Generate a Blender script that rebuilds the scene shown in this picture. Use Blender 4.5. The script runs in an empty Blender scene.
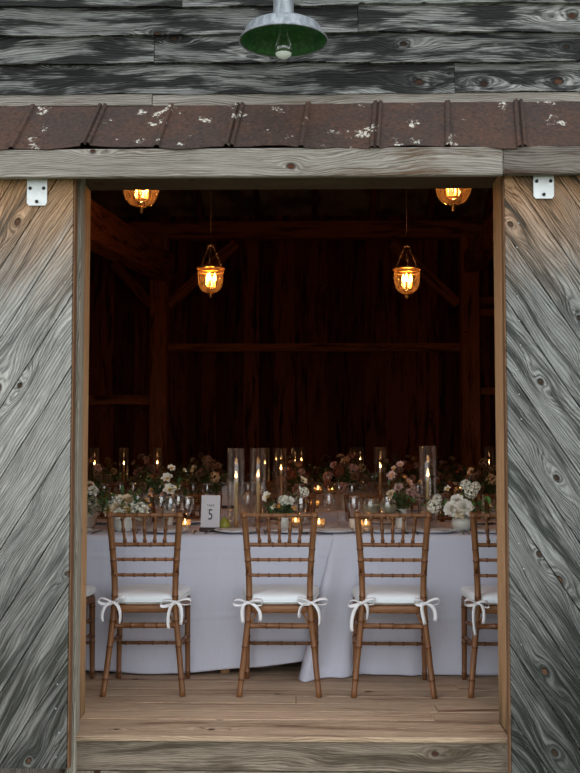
import bpy, math, random
from mathutils import Vector, Matrix
R = math.radians
sc = bpy.context.scene
col = sc.collection
rnd = random.Random(7)

# ------------------------------------------------------------------ camera
F = 1050.0; TH = R(3.3); PHI = R(1.2)
CAM = Vector((0, 0, 1.245))
fwd0 = Vector((-math.sin(PHI), math.cos(PHI), 0))
rightv = Vector((math.cos(PHI), math.sin(PHI), 0))
fwd = fwd0*math.cos(TH) + Vector((0, 0, math.sin(TH)))
upv = -fwd0*math.sin(TH) + Vector((0, 0, math.cos(TH)))
cam_d = bpy.data.cameras.new('camera'); cam = bpy.data.objects.new('camera', cam_d); col.objects.link(cam)
cam_d.sensor_fit = 'HORIZONTAL'; cam_d.sensor_width = 36; cam_d.lens = 36*F/580
cam_d.clip_end = 200
m = Matrix((rightv, upv, -fwd)).transposed().to_4x4(); m.translation = CAM
cam.matrix_world = m
sc.camera = cam
def ray(px, py): return fwd + rightv*((px-290)/F) + upv*((386.5-py)/F)
def P(px, py, Y):
    d = ray(px, py); return CAM + d*(Y/d.y)
def PZ(px, py, z):
    d = ray(px, py); return CAM + d*((z-CAM.z)/d.z)

# ------------------------------------------------------------------ node helpers
class NT:
    def __init__(s, name):
        s.mat = bpy.data.materials.new(name); s.mat.use_nodes = True
        s.t = s.mat.node_tree; s.t.nodes.clear()
        s.out = s.t.nodes.new('ShaderNodeOutputMaterial')
    def put(s, sock, v):
        if v is None: return
        if hasattr(v, 'is_output') or isinstance(v, bpy.types.NodeSocket): s.t.links.new(v, sock)
        else:
            if isinstance(v, (tuple, list)) and len(v) == 3 and sock.type == 'RGBA': v = (*v, 1)
            sock.default_value = v
    def n(s, typ, out=0, ins=None, **kw):
        nd = s.t.nodes.new('ShaderNode'+typ)
        for k, v in kw.items(): setattr(nd, k, v)
        for k, v in (ins or {}).items(): s.put(nd.inputs[k], v)
        return nd.outputs[out] if out is not None else nd
    def m(s, op, a, b=None, c=None, clamp=False):
        nd = s.t.nodes.new('ShaderNodeMath'); nd.operation = op; nd.use_clamp = clamp
        s.put(nd.inputs[0], a); s.put(nd.inputs[1], b); s.put(nd.inputs[2], c)
        return nd.outputs[0]
    def mix(s, f, a, b, mode='MIX'):
        nd = s.t.nodes.new('ShaderNodeMix'); nd.data_type = 'RGBA'; nd.blend_type = mode; nd.clamp_factor = True
        s.put(nd.inputs[0], f); s.put(nd.inputs[6], a); s.put(nd.inputs[7], b)
        return nd.outputs[2]
    def rng(s, v, a, b, c=0.0, d=1.0, smooth=True):
        nd = s.t.nodes.new('ShaderNodeMapRange'); nd.interpolation_type = 'SMOOTHSTEP' if smooth else 'LINEAR'
        for i, x in enumerate((v, a, b, c, d)): s.put(nd.inputs[i], x)
        return nd.outputs[0]
    def comb(s, x, y, z=0.0): return s.n('CombineXYZ', ins={0: x, 1: y, 2: z})
    def noise(s, vec, scale=1.0, detail=2.0, rough=.5, out=0):
        return s.n('TexNoise', out, {'Vector': vec, 'Scale': scale, 'Detail': detail, 'Roughness': rough})
    def bsdf(s, color, rough=.8, metal=0.0, bump=None, bdist=.002, bstr=1.0, spec=None, **kw):
        ins = {'Base Color': color, 'Roughness': rough, 'Metallic': metal}
        if spec is not None: ins['Specular IOR Level'] = spec
        ins.update(kw)
        nd = s.n('BsdfPrincipled', None, ins)
        if bump is not None:
            b = s.n('Bump', 0, {'Height': bump, 'Distance': bdist, 'Strength': bstr})
            s.t.links.new(b, nd.inputs['Normal'])
        s.t.links.new(nd.outputs[0], s.out.inputs[0])
        return nd
def lin(*c):
    return tuple(((x/255)/12.92 if x <= 10 else (((x/255)+.055)/1.055)**2.4) for x in c)

def wood(name, light, dark, stain=None, stain_lo=.55, stain_hi=.75, knots=.45, spacing=.013, wavef=.55, fibref=.5,
         tonev=.25, rough=.85, bump=.0015, warm=None, low=None, knotc=(40, 24, 15), blotch=None, patch_u=1.2, patch_v=14., spec=.25,
         ring=1.0, warpa=.16, ksz=1.0):
    N = NT(name)
    uv = N.n('UVMap'); sp = N.n('SeparateXYZ', None, {0: uv}); U, V = sp.outputs[0], sp.outputs[1]
    tone = N.n('Attribute', 2, attribute_name='tone')
    w1 = N.noise(N.comb(N.m('MULTIPLY', U, 1.1), N.m('MULTIPLY', V, 4.5)), 1, 2)
    w2 = N.noise(N.comb(N.m('MULTIPLY', U, 7), N.m('MULTIPLY', V, 30)), 1, 2)
    warp = N.m('ADD', N.m('MULTIPLY', N.m('SUBTRACT', w1, .5), warpa), N.m('MULTIPLY', N.m('SUBTRACT', w2, .5), .014))
    ku, kv = 2.2, 6.0
    vor = N.n('TexVoronoi', None, {'Vector': N.comb(N.m('MULTIPLY', U, ku), N.m('MULTIPLY', V, kv)), 'Scale': 1.0}, voronoi_dimensions='2D')
    ps = N.n('SeparateXYZ', None, {0: vor.outputs['Position']})
    dx = N.m('SUBTRACT', U, N.m('DIVIDE', ps.outputs[0], ku)); dy = N.m('SUBTRACT', V, N.m('DIVIDE', ps.outputs[1], kv))
    rc = N.n('SeparateColor', None, {0: vor.outputs['Color']})
    gate = N.m('LESS_THAN', rc.outputs[0], knots)
    size = N.m('ADD', .55*ksz, N.m('MULTIPLY', rc.outputs[1], .8*ksz))
    dxs = N.m('DIVIDE', dx, size); dys = N.m('DIVIDE', dy, size)
    ex = N.m('EXPONENT', N.m('MULTIPLY', -1.0, N.m('ADD', N.m('POWER', N.m('DIVIDE', N.m('ABSOLUTE', dxs), .085), 2.0), N.m('POWER', N.m('DIVIDE', N.m('ABSOLUTE', dys), .034), 2.0))))
    dfl = N.m('MULTIPLY', gate, ex)
    v2 = N.m('ADD', N.m('ADD', V, warp), N.m('MULTIPLY', N.m('MULTIPLY', dy, dfl), -1.25))
    rings = N.m('SQRT', N.m('ADD', N.m('MULTIPLY', N.m('MULTIPLY', dxs, dxs), .45), N.m('MULTIPLY', dys, dys)))
    v3 = N.m('ADD', v2, N.m('MULTIPLY', N.m('MULTIPLY', rings, dfl), .9*ring))
    wave = N.m('MULTIPLY', N.m('ADD', N.m('SINE', N.m('MULTIPLY', v3, 2*math.pi/spacing)), 1.0), .5)
    wave = N.m('POWER', wave, 1.6)
    fib = N.noise(N.comb(N.m('MULTIPLY', U, 9), N.m('MULTIPLY', v2, 330)), 1, 3, .65)
    fib = N.rng(fib, .36, .64)
    patch = N.noise(N.comb(N.m('MULTIPLY', U, patch_u), N.m('MULTIPLY', v2, patch_v), N.m('MULTIPLY', tone, 30.0)), 1, 4, .6)
    patch2 = N.noise(N.comb(N.m('MULTIPLY', U, 2.5), N.m('MULTIPLY', v3, 45.)), 1, 3, .6)
    f = N.m('ADD', N.m('MULTIPLY', wave, wavef), N.m('MULTIPLY', fib, fibref))
    f = N.m('MULTIPLY', f, N.rng(patch2, .25, .7, .35, 1.1))
    f = N.m('ADD', f, N.m('MULTIPLY', N.m('SUBTRACT', patch, .5), .5), clamp=True)
    c = N.mix(f, light, dark)
    pos = N.n('NewGeometry', 0); pz = N.n('SeparateXYZ', None, {0: pos})
    Z = pz.outputs[2]; X = pz.outputs[0]
    nn = N.noise(pos, 3.0, 3)
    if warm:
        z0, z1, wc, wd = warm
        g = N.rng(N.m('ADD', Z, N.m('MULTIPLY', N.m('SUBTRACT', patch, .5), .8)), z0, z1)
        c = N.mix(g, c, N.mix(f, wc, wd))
    if stain:
        s0 = N.rng(N.m('ADD', patch, N.m('MULTIPLY', fib, .07)), stain_lo, stain_hi)
        c = N.mix(N.m('MULTIPLY', s0, .92), c, stain)
    if low:
        zl, zh, xs, lc = low
        g = N.rng(N.m('ADD', N.m('ADD', Z, N.m('MULTIPLY', X, xs)), N.m('MULTIPLY', N.m('SUBTRACT', patch, .5), 1.3)), zl, zh, 1.0, 0.0)
        g = N.m('MULTIPLY', g, N.rng(patch2, .35, .6, .5, 1.0))
        c = N.mix(N.m('MULTIPLY', g, .92), c, lc)
    if blotch:
        g = N.rng(N.noise(pos, 2.2, 4, .6), .56, .72)
        c = N.mix(N.m('MULTIPLY', g, .6), c, blotch)
    # knot heart
    kd = N.m('SQRT', N.m('ADD', N.m('MULTIPLY', N.m('MULTIPLY', dxs, dxs), .5), N.m('MULTIPLY', dys, dys)))
    ka = N.m('MULTIPLY', gate, N.rng(kd, .006, .0105, 1.0, 0.0))
    kb = N.m('MULTIPLY', gate, N.rng(kd, .010, .016, .75, 0.0))
    kc = N.n('SeparateColor', None, {0: vor.outputs['Color']}).outputs[2]
    c = N.mix(kb, c, lin(*[x*.6 for x in knotc]))
    c = N.mix(ka, c, N.mix(kc, lin(*knotc), lin(min(255, knotc[0]*1.9), knotc[1]*1.8, knotc[2]*1.75)))
    tv = N.m('ADD', 1-tonev/2, N.m('MULTIPLY', tone, tonev))
    c = N.mix(1.0, c, N.n('CombineColor', ins={0: tv, 1: tv, 2: tv}), 'MULTIPLY')
    h = N.m('ADD', N.m('MULTIPLY', wave, -.6), N.m('MULTIPLY', fib, -.6))
    h = N.m('SUBTRACT', h, N.m('MULTIPLY', ka, 1.5))
    N.bsdf(c, rough, 0, h, bump, spec=spec)
    return N.mat

def simple(name, color, rough=.6, metal=0.0, var=.0, vscale=20, bump=0, spec=None, **kw):
    N = NT(name)
    c = color
    pos = N.n('TexCoord', 3)
    if var:
        nn = N.noise(pos, vscale, 3)
        c = N.mix(N.rng(nn, .3, .7), tuple(x*(1-var) for x in color), tuple(min(1, x*(1+var)) for x in color))
    b = N.noise(pos, vscale*3, 3) if bump else None
    N.bsdf(c, rough, metal, b, bump or .001, spec=spec, **kw)
    return N.mat

def glass(name, tint=(1, 1, 1), refl=1.0, base=.04, edge=.0):
    """thin-walled glass: see-through with a Fresnel gloss"""
    N = NT(name)
    lw = N.n('LayerWeight', 0, {'Blend': .5}); fr = N.n('Fresnel', 0, {'IOR': 1.5})
    fac = N.m('MINIMUM', N.m('MULTIPLY', N.m('ADD', fr, base), refl), .30)
    fac2 = N.n('LayerWeight', 1, {'Blend': .35})
    tc = N.mix(N.m('MULTIPLY', N.m('POWER', fac2, 3.0), .12 if not edge else edge), tint, tuple(x*.5 for x in tint))
    tr = N.n('BsdfTransparent', 0, {0: tc}); gl = N.n('BsdfGlossy', 0, {'Color': (1, 1, 1, 1), 'Roughness': .02})
    mx = N.n('MixShader', 0, {0: fac, 1: tr, 2: gl})
    N.t.links.new(mx, N.out.inputs[0])
    return N.mat

def emit(name, color, strength):
    N = NT(name); e = N.n('Emission', 0, {0: (*color, 1), 1: strength}); N.t.links.new(e, N.out.inputs[0]); return N.mat

# ------------------------------------------------------------------ mesh builder
class MB:
    def __init__(s): s.v = []; s.f = []; s.uv = []; s.tn = []; s.mi = []; s.sm = []
    def add(s, verts, faces, uvs=None, tone=.5, mi=0, smooth=False):
        o = len(s.v); s.v += [tuple(v) for v in verts]
        for k, f in enumerate(faces):
            s.f.append(tuple(i+o for i in f))
            s.uv.append(uvs[k] if uvs else [(0, 0)]*len(f)); s.tn.append(tone); s.mi.append(mi); s.sm.append(smooth)
        return s
    def box(s, c, size, rot=None, grain=None, tone=None, ch=.0, off=None, mi=0):
        """box with chamfered front edges; uv along the longest (or given) axis"""
        c = Vector(c); hx, hy, hz = [q/2 for q in size]
        M = rot.to_3x3() if rot is not None else Matrix.Identity(3)
        if grain is None: grain = max(range(3), key=lambda i: size[i])
        if tone is None: tone = rnd.random()
        if off is None: off = (rnd.uniform(0, 50), rnd.uniform(0, 50))
        ch = min(ch, min(hx, hy, hz)*.6)
        def uvp(p, ax):
            o = [i for i in range(3) if i != grain]
            if ax == grain: return (p[o[0]]*.3+off[0], p[o[1]]+off[1])
            w = [i for i in o if i != ax][0]
            return (p[grain]+off[0], p[w]+off[1]+ax*.37)
        h = (hx, hy, hz)
        if ch <= 0:
            loc = [Vector((x*hx, y*hy, z*hz)) for x in (-1, 1) for y in (-1, 1) for z in (-1, 1)]
            fs = [((0, 1, 3, 2), 0), ((4, 6, 7, 5), 0), ((0, 4, 5, 1), 1), ((2, 3, 7, 6), 1), ((0, 2, 6, 4), 2), ((1, 5, 7, 3), 2)]
            s.add([c+M@p for p in loc], [f for f, _ in fs], [[uvp(loc[i], ax) for i in f] for f, ax in fs], tone, mi)
            return s
        loc = []; idx = {}
        for sx in (-1, 1):
            for sy in (-1, 1):
                for sz in (-1, 1):
                    sg = (sx, sy, sz)
                    for a in range(3):
                        p = [sg[i]*(h[i]-(0 if i == a else ch)) for i in range(3)]
                        idx[(sx, sy, sz, a)] = len(loc); loc.append(Vector(p))
        faces = []
        for a in range(3):
            o = [i for i in range(3) if i != a]
            for sg in (-1, 1):
                q = []
                for (u, w) in ((-1, -1), (1, -1), (1, 1), (-1, 1)):
                    k = [0, 0, 0]; k[a] = sg; k[o[0]] = u; k[o[1]] = w; q.append(idx[(*k, a)])
                faces.append((q, a))
        for a in range(3):
            o = [i for i in range(3) if i != a]
            for u in (-1, 1):
                for w in (-1, 1):
                    q = []
                    for sg in (-1, 1):
                        k = [0, 0, 0]; k[a] = sg; k[o[0]] = u; k[o[1]] = w
                        q.append((idx[(*k, o[0])], idx[(*k, o[1])]))
                    faces.append(([q[0][0], q[0][1], q[1][1], q[1][0]], o[0]))
        for sx in (-1, 1):
            for sy in (-1, 1):
                for sz in (-1, 1): faces.append(([idx[(sx, sy, sz, a)] for a in range(3)], 0))
        out = []; uvs = []
        for q, a in faces:
            cc = sum((loc[i] for i in q), Vector())/len(q)
            nrm = (loc[q[1]]-loc[q[0]]).cross(loc[q[2]]-loc[q[1]])
            if nrm.dot(cc) < 0: q = q[::-1]
            out.append(q); uvs.append([uvp(loc[i], a) for i in q])
        s.add([c+M@p for p in loc], out, uvs, tone, mi)
        return s
    def beam(s, a, b, w, h, tone=None, ch=.0, up=(0, 0, 1), mi=0):
        a = Vector(a); b = Vector(b); d = b-a; L = d.length; x = d/L
        z = Vector(up); z = (z-x*z.dot(x)).normalized(); y = z.cross(x)
        M = Matrix((x, y, z)).transposed()
        return s.box((a+b)/2, (L, w, h), M, 0, tone, ch, mi=mi)
    def tube(s, pts, rad, seg=10, caps=True, mi=0, tone=None, smooth=True, close=False, mis=None):
        pts = [Vector(p) for p in pts]; n = len(pts)
        if not isinstance(rad, (list, tuple)): rad = [rad]*n
        t = []
        for i in range(n):
            a = pts[(i-1) % n] if (close or i > 0) else pts[i]; b = pts[(i+1) % n] if (close or i < n-1) else pts[i]
            t.append((b-a).normalized())
        x = t[0].orthogonal().normalized(); V = []; L = 0; Ls = []
        for i in range(n):
            x = (x-t[i]*x.dot(t[i])).normalized(); y = t[i].cross(x)
            if i: L += (pts[i]-pts[i-1]).length
            Ls.append(L)
            for k in range(seg):
                an = 2*math.pi*k/seg; V.append(pts[i]+(x*math.cos(an)+y*math.sin(an))*rad[i])
        off = rnd.uniform(0, 40); fs = []; uv = []
        rm = max(rad)
        for i in range(n if close else n-1):
            j = (i+1) % n
            for k in range(seg):
                k2 = (k+1) % seg
                fs.append((i*seg+k, i*seg+k2, j*seg+k2, j*seg+k))
                u0, u1 = Ls[i]+off, (Ls[j] if j else L+.01)+off; v0, v1 = k/seg*6.28*rm+off, (k+1)/seg*6.28*rm+off
                uv.append([(u0, v0), (u0, v1), (u1, v1), (u1, v0)])
        if caps and not close:
            fs.append(tuple(range(seg))[::-1]); uv.append([(off, off)]*seg)
            fs.append(tuple((n-1)*seg+k for k in range(seg))); uv.append([(off, off)]*seg)
        o_ = len(s.f); s.add(V, fs, uv, rnd.random() if tone is None else tone, mi, smooth)
        if mis:
            for i in range(n-1):
                for k in range(seg): s.mi[o_+i*seg+k] = mis[i]
        return s
    def lathe(s, prof, c=(0, 0, 0), seg=24, mi=0, M=None, smooth=True, capb=False, capt=False, sx=1.0, sy=1.0):
        c = Vector(c); V = []; n = len(prof)
        for r, z in prof:
            for k in range(seg):
                an = 2*math.pi*k/seg; p = Vector((r*math.cos(an)*sx, r*math.sin(an)*sy, z))
                V.append(c+(M@p if M is not None else p))
        fs = []; uv = []
        for i in range(n-1):
            for k in range(seg):
                k2 = (k+1) % seg; fs.append((i*seg+k, i*seg+k2, (i+1)*seg+k2, (i+1)*seg+k))
                uv.append([(k/seg, prof[i][1]), ((k+1)/seg, prof[i][1]), ((k+1)/seg, prof[i+1][1]), (k/seg, prof[i+1][1])])
        if capb: fs.append(tuple(range(seg))[::-1]); uv.append([(0, 0)]*seg)
        if capt: fs.append(tuple((n-1)*seg+k for k in range(seg))); uv.append([(0, 0)]*seg)
        s.add(V, fs, uv, .5, mi, smooth); return s
    def grid(s, rows, mi=0, smooth=True, tone=.5, uvs=None, flip=False):
        nr = len(rows); nc = len(rows[0]); V = [p for r in rows for p in r]; fs = []; uv = []
        for i in range(nr-1):
            for j in range(nc-1):
                q = (i*nc+j, i*nc+j+1, (i+1)*nc+j+1, (i+1)*nc+j)
                u = [(i/(nr-1), j/(nc-1)), (i/(nr-1), (j+1)/(nc-1)), ((i+1)/(nr-1), (j+1)/(nc-1)), ((i+1)/(nr-1), j/(nc-1))]
                if flip: q = q[::-1]; u = u[::-1]
                fs.append(q); uv.append(u)
        s.add(V, fs, uv, tone, mi, smooth); return s
    def build(s, name, mats, parent=None, mods=None):
        me = bpy.data.meshes.new(name); me.from_pydata(s.v, [], s.f)
        if not isinstance(mats, (list, tuple)): mats = [mats]
        for mt in mats: me.materials.append(mt)
        uvl = me.uv_layers.new(name='UVMap'); at = me.attributes.new('tone', 'FLOAT', 'FACE')
        k = 0
        flat = []
        for f in s.uv:
            for u in f: flat += [u[0], u[1]]
        uvl.data.foreach_set('uv', flat)
        at.data.foreach_set('value', s.tn)
        me.polygons.foreach_set('material_index', s.mi); me.polygons.foreach_set('use_smooth', s.sm)
        me.update()
        o = bpy.data.objects.new(name, me); col.objects.link(o)
        if parent is not None: o.parent = parent
        return o
def solid(o, t, off=0):
    md = o.modifiers.new('solid', 'SOLIDIFY'); md.thickness = t; md.offset = off; return o
def tag(o, label=None, cat=None, group=None, kind=None):
    if label: o['label'] = label
    if cat: o['category'] = cat
    if group: o['group'] = group
    if kind: o['kind'] = kind
    return o
def empty(name, loc=(0, 0, 0), rz=0.0, label=None, cat=None, group=None):
    o = bpy.data.objects.new(name, None); col.objects.link(o); o.location = loc; o.rotation_euler = (0, 0, rz)
    o.empty_display_size = .05
    return tag(o, label, cat, group)
def kids(o): return [c for c in bpy.data.objects if c.parent == o]
KC = {}
def copy_tree(o, loc, rz=0.0, label=None, group=None, scale=1.0, parent=None):
    def rec(src, par):
        c = src.copy(); col.objects.link(c); c.parent = par
        if src.name not in KC: KC[src.name] = kids(src)
        for ch in KC[src.name]: rec(ch, c)
        return c
    c = rec(o, parent); c.location = loc; c.rotation_euler = (0, 0, rz); c.scale = (scale,)*3
    if label: c['label'] = label
    if group: c['group'] = group
    return c

# ------------------------------------------------------------------ materials
M = {}
M['clap'] = wood('weathered_clapboard', lin(156, 157, 152), lin(48, 49, 47), stain=lin(20, 20, 19), stain_lo=.46, stain_hi=.60, knots=.62,
                 spacing=.011, wavef=.6, fibref=.55, tonev=.3, bump=.004, knotc=(46, 32, 22), patch_u=2.2, patch_v=17, ring=1.5, warpa=.13, ksz=1.3)
M['doorL'] = wood('weathered_door_boards', lin(186, 184, 177), lin(98, 97, 92), knots=.8, spacing=.0125, wavef=.62, fibref=.5, tonev=.2,
                  stain=lin(80, 82, 78), stain_lo=.54, stain_hi=.72, warpa=.15, ring=1.5,
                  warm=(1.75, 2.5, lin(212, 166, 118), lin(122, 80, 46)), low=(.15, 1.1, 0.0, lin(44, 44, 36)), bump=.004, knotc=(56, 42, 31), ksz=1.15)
M['doorR'] = wood('weathered_door_boards_dark', lin(160, 161, 156), lin(72, 74, 72), knots=.8, spacing=.012, wavef=.65, fibref=.5, tonev=.2,
                  stain=lin(52, 55, 51), stain_lo=.53, stain_hi=.70, warpa=.15, ring=1.5,
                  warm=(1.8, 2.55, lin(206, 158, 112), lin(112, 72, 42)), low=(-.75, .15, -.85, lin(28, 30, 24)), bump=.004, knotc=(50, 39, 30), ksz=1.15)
M['header'] = wood('grey_header_board', lin(164, 158, 148), lin(92, 84, 74), knots=.3, spacing=.010, tonev=.2, bump=.0016, stain=lin(92, 70, 50), stain_lo=.56, stain_hi=.74)
M['header2'] = wood('dark_header_board', lin(132, 124, 114), lin(68, 60, 53), knots=.3, spacing=.010, tonev=.2, bump=.0016, stain=lin(60, 40, 26), stain_lo=.53, stain_hi=.74)
M['casing'] = wood('grey_casing', lin(168, 162, 148), lin(88, 82, 70), knots=.1, spacing=.008, tonev=.1, bump=.0012, blotch=lin(120, 96, 66))
M['jamb'] = wood('tan_jamb', lin(206, 166, 124), lin(130, 92, 60), knots=.1, spacing=.010, tonev=.1, bump=.0008, low=(-.2, .5, 0, lin(70, 64, 40)))
M['floor'] = wood('worn_floor_boards', lin(204, 176, 148), lin(134, 108, 86), stain=lin(112, 70, 48), stain_lo=.57, stain_hi=.76, knots=.1,
                  spacing=.02, wavef=.35, fibref=.55, tonev=.22, rough=.7, patch_u=1.0, patch_v=16, bump=.0012, knotc=(62, 38, 24))
M['sill'] = wood('sill_plank', lin(196, 170, 142), lin(124, 100, 80), stain=lin(112, 82, 60), stain_lo=.55, stain_hi=.75, knots=.25, spacing=.012, tonev=.15, bump=.002)
M['brownedge'] = wood('brown_edge_strip', lin(122, 90, 64), lin(70, 48, 34), knots=0, spacing=.008)
M['riser'] = wood('weathered_riser', lin(158, 144, 126), lin(86, 74, 62), stain=lin(74, 62, 48), stain_lo=.52, stain_hi=.72, knots=.5, spacing=.010, tonev=.15, bump=.002)
M['dkhead'] = wood('dark_door_head', lin(104, 90, 70), lin(52, 42, 32), knots=.1, spacing=.010, tonev=.15)
M['barn'] = wood('dark_barn_boards', lin(150, 84, 62), lin(84, 44, 32), stain=lin(30, 15, 12), stain_lo=.5, stain_hi=.7, knots=.15, spacing=.012, tonev=1.1, bump=.001, knotc=(18, 10, 8))
M['timber'] = wood('hewn_timber', lin(226, 146, 100), lin(150, 86, 56), stain=lin(84, 46, 30), stain_lo=.52, stain_hi=.72, knots=.15, spacing=.012, tonev=.4, bump=.004, knotc=(30, 16, 10))
M['chair'] = wood('chair_wood', lin(148, 100, 60), lin(70, 42, 24), knots=0, spacing=.005, wavef=.5, fibref=.6, tonev=.2, rough=.42, bump=.0002, spec=.45)
M['ring'] = simple('burnt_node_ring', lin(100, 60, 33), .5, spec=.4)
M['pale_wood'] = wood('pale_leg', lin(190, 148, 100), lin(140, 100, 62), knots=0, spacing=.006, tonev=.1, bump=.0003)
M['dark_wood'] = simple('dark_base_wood', lin(60, 36, 24), .5)

def fabric(name, c, rough=.9, weave=900, bump=.0004, wr=.0):
    N = NT(name); pos = N.n('TexCoord', 3)
    w = N.noise(pos, weave/8, 3, .7)
    big = N.noise(N.n('VectorMath', 0, {0: pos, 1: (1.0, 1.0, .35)}, operation='MULTIPLY'), 6.0, 3)
    h = N.m('ADD', N.m('MULTIPLY', w, .15), N.m('MULTIPLY', big, wr))
    N.bsdf(c, rough, 0, h, bump, 1.0, spec=.15, **{'Sheen Weight': .15})
    return N.mat
M['cloth'] = fabric('white_linen', lin(216, 218, 231), wr=6.0, bump=.002)
M['cushion'] = fabric('ivory_cushion', lin(238, 245, 248), wr=1.0, bump=.002)
M['ribbon'] = simple('ribbon', lin(240, 240, 242), .7, spec=.2)
M['napkin'] = fabric('napkin', lin(198, 192, 188), wr=2.0, bump=.002)
M['galv'] = None
N = NT('galvanised_metal'); pos = N.n('TexCoord', 3)
sn = N.noise(N.n('VectorMath', 0, {0: pos, 1: (1, 1, .25)}, operation='MULTIPLY'), 34, 5, .7)
N.bsdf(N.mix(N.rng(sn, .35, .65), lin(122, 128, 132), lin(158, 164, 168)), N.rng(sn, .3, .7, .65, .45), .45, sn, .0006, spec=.4); M['galv'] = N.mat
N = NT('green_enamel'); pos = N.n('TexCoord', 3); sn = N.noise(pos, 60, 4)
N.bsdf(N.mix(N.rng(sn, .4, .7), lin(34, 92, 40), lin(58, 122, 58)), .38, 0, sn, .0003); M['green'] = N.mat
N = NT('rusty_roof_metal'); pos = N.n('TexCoord', 3)
a = N.noise(pos, 3.5, 5, .65); b = N.noise(pos, 60, 4, .7); cc = N.noise(pos, 8, 5, .65)
c = N.mix(N.rng(a, .35, .65), lin(76, 56, 46), lin(60, 51, 47)); c = N.mix(N.rng(b, .5, .75), c, lin(44, 28, 22)); c = N.mix(N.m('MULTIPLY', N.rng(b, .5, .3), .5), c, lin(104, 68, 50))
ob = N.n('SeparateXYZ', None, {0: pos})
lich = N.m('MULTIPLY', N.rng(cc, .60, .64), N.rng(b, .47, .54))
c = N.mix(lich, c, lin(196, 192, 178))
N.bsdf(c, .8, .1, N.m('ADD', b, N.m('MULTIPLY', a, 2)), .002, spec=.3); M['rust'] = N.mat
M['zinc'] = simple('zinc_plate', lin(216, 220, 218), .5, .3, var=.08, vscale=30)
M['bolt'] = simple('dark_bolt', lin(52, 54, 56), .45, .7)
M['brass'] = simple('aged_brass', lin(214, 170, 110), .32, 1.0, var=.15, vscale=60)
M['darkmetal'] = simple('dark_iron', lin(58, 44, 34), .5, .8)
M['silver'] = simple('cutlery_steel', lin(150, 145, 140), .22, 1.0)
M['nail'] = simple('nail', lin(190, 192, 190), .4, .8)
M['amber'] = glass('amber_glass', (1.0, .70, .36), .8, .03, edge=.9)
_t = M['amber'].node_tree; _tl = _t.nodes.new('ShaderNodeBsdfTranslucent'); _tl.inputs[0].default_value = (.9, .52, .2, 1); _mx = _t.nodes.new('ShaderNodeMixShader'); _mx.inputs[0].default_value = .018
_o = [n for n in _t.nodes if n.type == 'OUTPUT_MATERIAL'][0]; _src = _o.inputs[0].links[0].from_socket; _t.links.new(_src, _mx.inputs[1]); _t.links.new(_tl.outputs[0], _mx.inputs[2]); _t.links.new(_mx.outputs[0], _o.inputs[0])
M['glass'] = glass('clear_glass', (.99, .995, .995), 1.6, .008)
M['crystal'] = glass('crystal_glass', (.99, .995, .995), 2.7, .010)
M['votive'] = glass('frosted_votive_glass', (1, .97, .92), 1.4, .01)
_t = M['votive'].node_tree; _tl = _t.nodes.new('ShaderNodeBsdfTranslucent'); _tl.inputs[0].default_value = (.95, .8, .6, 1); _mx = _t.nodes.new('ShaderNodeMixShader'); _mx.inputs[0].default_value = .3
_o = [n for n in _t.nodes if n.type == 'OUTPUT_MATERIAL'][0]; _src = _o.inputs[0].links[0].from_socket; _t.links.new(_src, _mx.inputs[1]); _t.links.new(_tl.outputs[0], _mx.inputs[2]); _t.links.new(_mx.outputs[0], _o.inputs[0])
M['glass_dark'] = glass('smoky_glass', (.62, .58, .55), 1.2, .04)
M['drink'] = simple('pale_drink', lin(206, 200, 170), .1, spec=.5, **{'Transmission Weight': .6})
M['wax'] = simple('ivory_wax', lin(206, 168, 108), .5, **{'Subsurface Weight': .0})
M['waxw'] = simple('white_wax', lin(242, 226, 204), .5)
M['flame'] = emit('candle_flame', (1.0, .52, .17), 26)
M['votive_glow'] = None
M['bulb'] = emit('filament_bulb', (1.0, .55, .2), 24)
M['candle_tube'] = simple('candle_sleeve', lin(240, 200, 130), .5)
M['ceramic'] = simple('white_ceramic', lin(226, 222, 210), .35, var=.03)
M['plate'] = simple('white_plate', lin(232, 230, 228), .25)
M['darkplate'] = simple('grey_napkin_ring', lin(90, 84, 80), .6)
M['frost'] = simple('frosted_bulb', lin(226, 232, 224), .3)
M['card'] = simple('card_paper', lin(226, 224, 226), .8)
M['ink'] = simple('black_ink', lin(16, 15, 15), .7)
M['pear'] = simple('green_pear', lin(150, 152, 58), .45, var=.15, vscale=25)
M['leaf'] = simple('leaf_green', lin(72, 104, 58), .6, var=.35, vscale=14)
M['leaf2'] = simple('leaf_bright', lin(100, 152, 78), .55, var=.3, vscale=14)
M['stem'] = simple('stem_green', lin(74, 92, 48), .6)
def petal_mat(name, c, c2=None):
    N = NT(name); uv = N.n('SeparateXYZ', None, {0: N.n('UVMap')})
    cc = N.mix(N.rng(uv.outputs[0], .0, .6), c2 or tuple(x*.75 for x in c), c)
    N.bsdf(cc, .65, 0, spec=.2); return N.mat
M['p_white'] = petal_mat('white_petal', lin(250, 248, 238), lin(226, 226, 180))
M['p_cream'] = petal_mat('cream_petal', lin(236, 218, 186), lin(210, 180, 120))
M['p_pink'] = petal_mat('blush_petal', lin(216, 178, 168), lin(180, 120, 110))
M['p_rust'] = petal_mat('rust_petal', lin(150, 92, 70), lin(96, 44, 32))
M['p_tan'] = petal_mat('shaded_cream_petal', lin(150, 122, 98), lin(110, 76, 52))  # cream with the shade of the back tables put into its colour
M['p_mauve'] = petal_mat('mauve_petal', lin(138, 98, 88), lin(100, 56, 50))
M['p_yel'] = simple('yellow_centre', lin(206, 160, 60), .7)
M['p_dark'] = simple('dark_centre', lin(66, 48, 30), .7)
N = NT('grass_ground'); pos = N.n('TexCoord', 3); a = N.noise(pos, 3, 5); N.bsdf(N.mix(a, lin(92, 100, 72), lin(140, 142, 114)), .95, 0, N.noise(pos, 60, 3), .02); M['grass'] = N.mat
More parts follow.
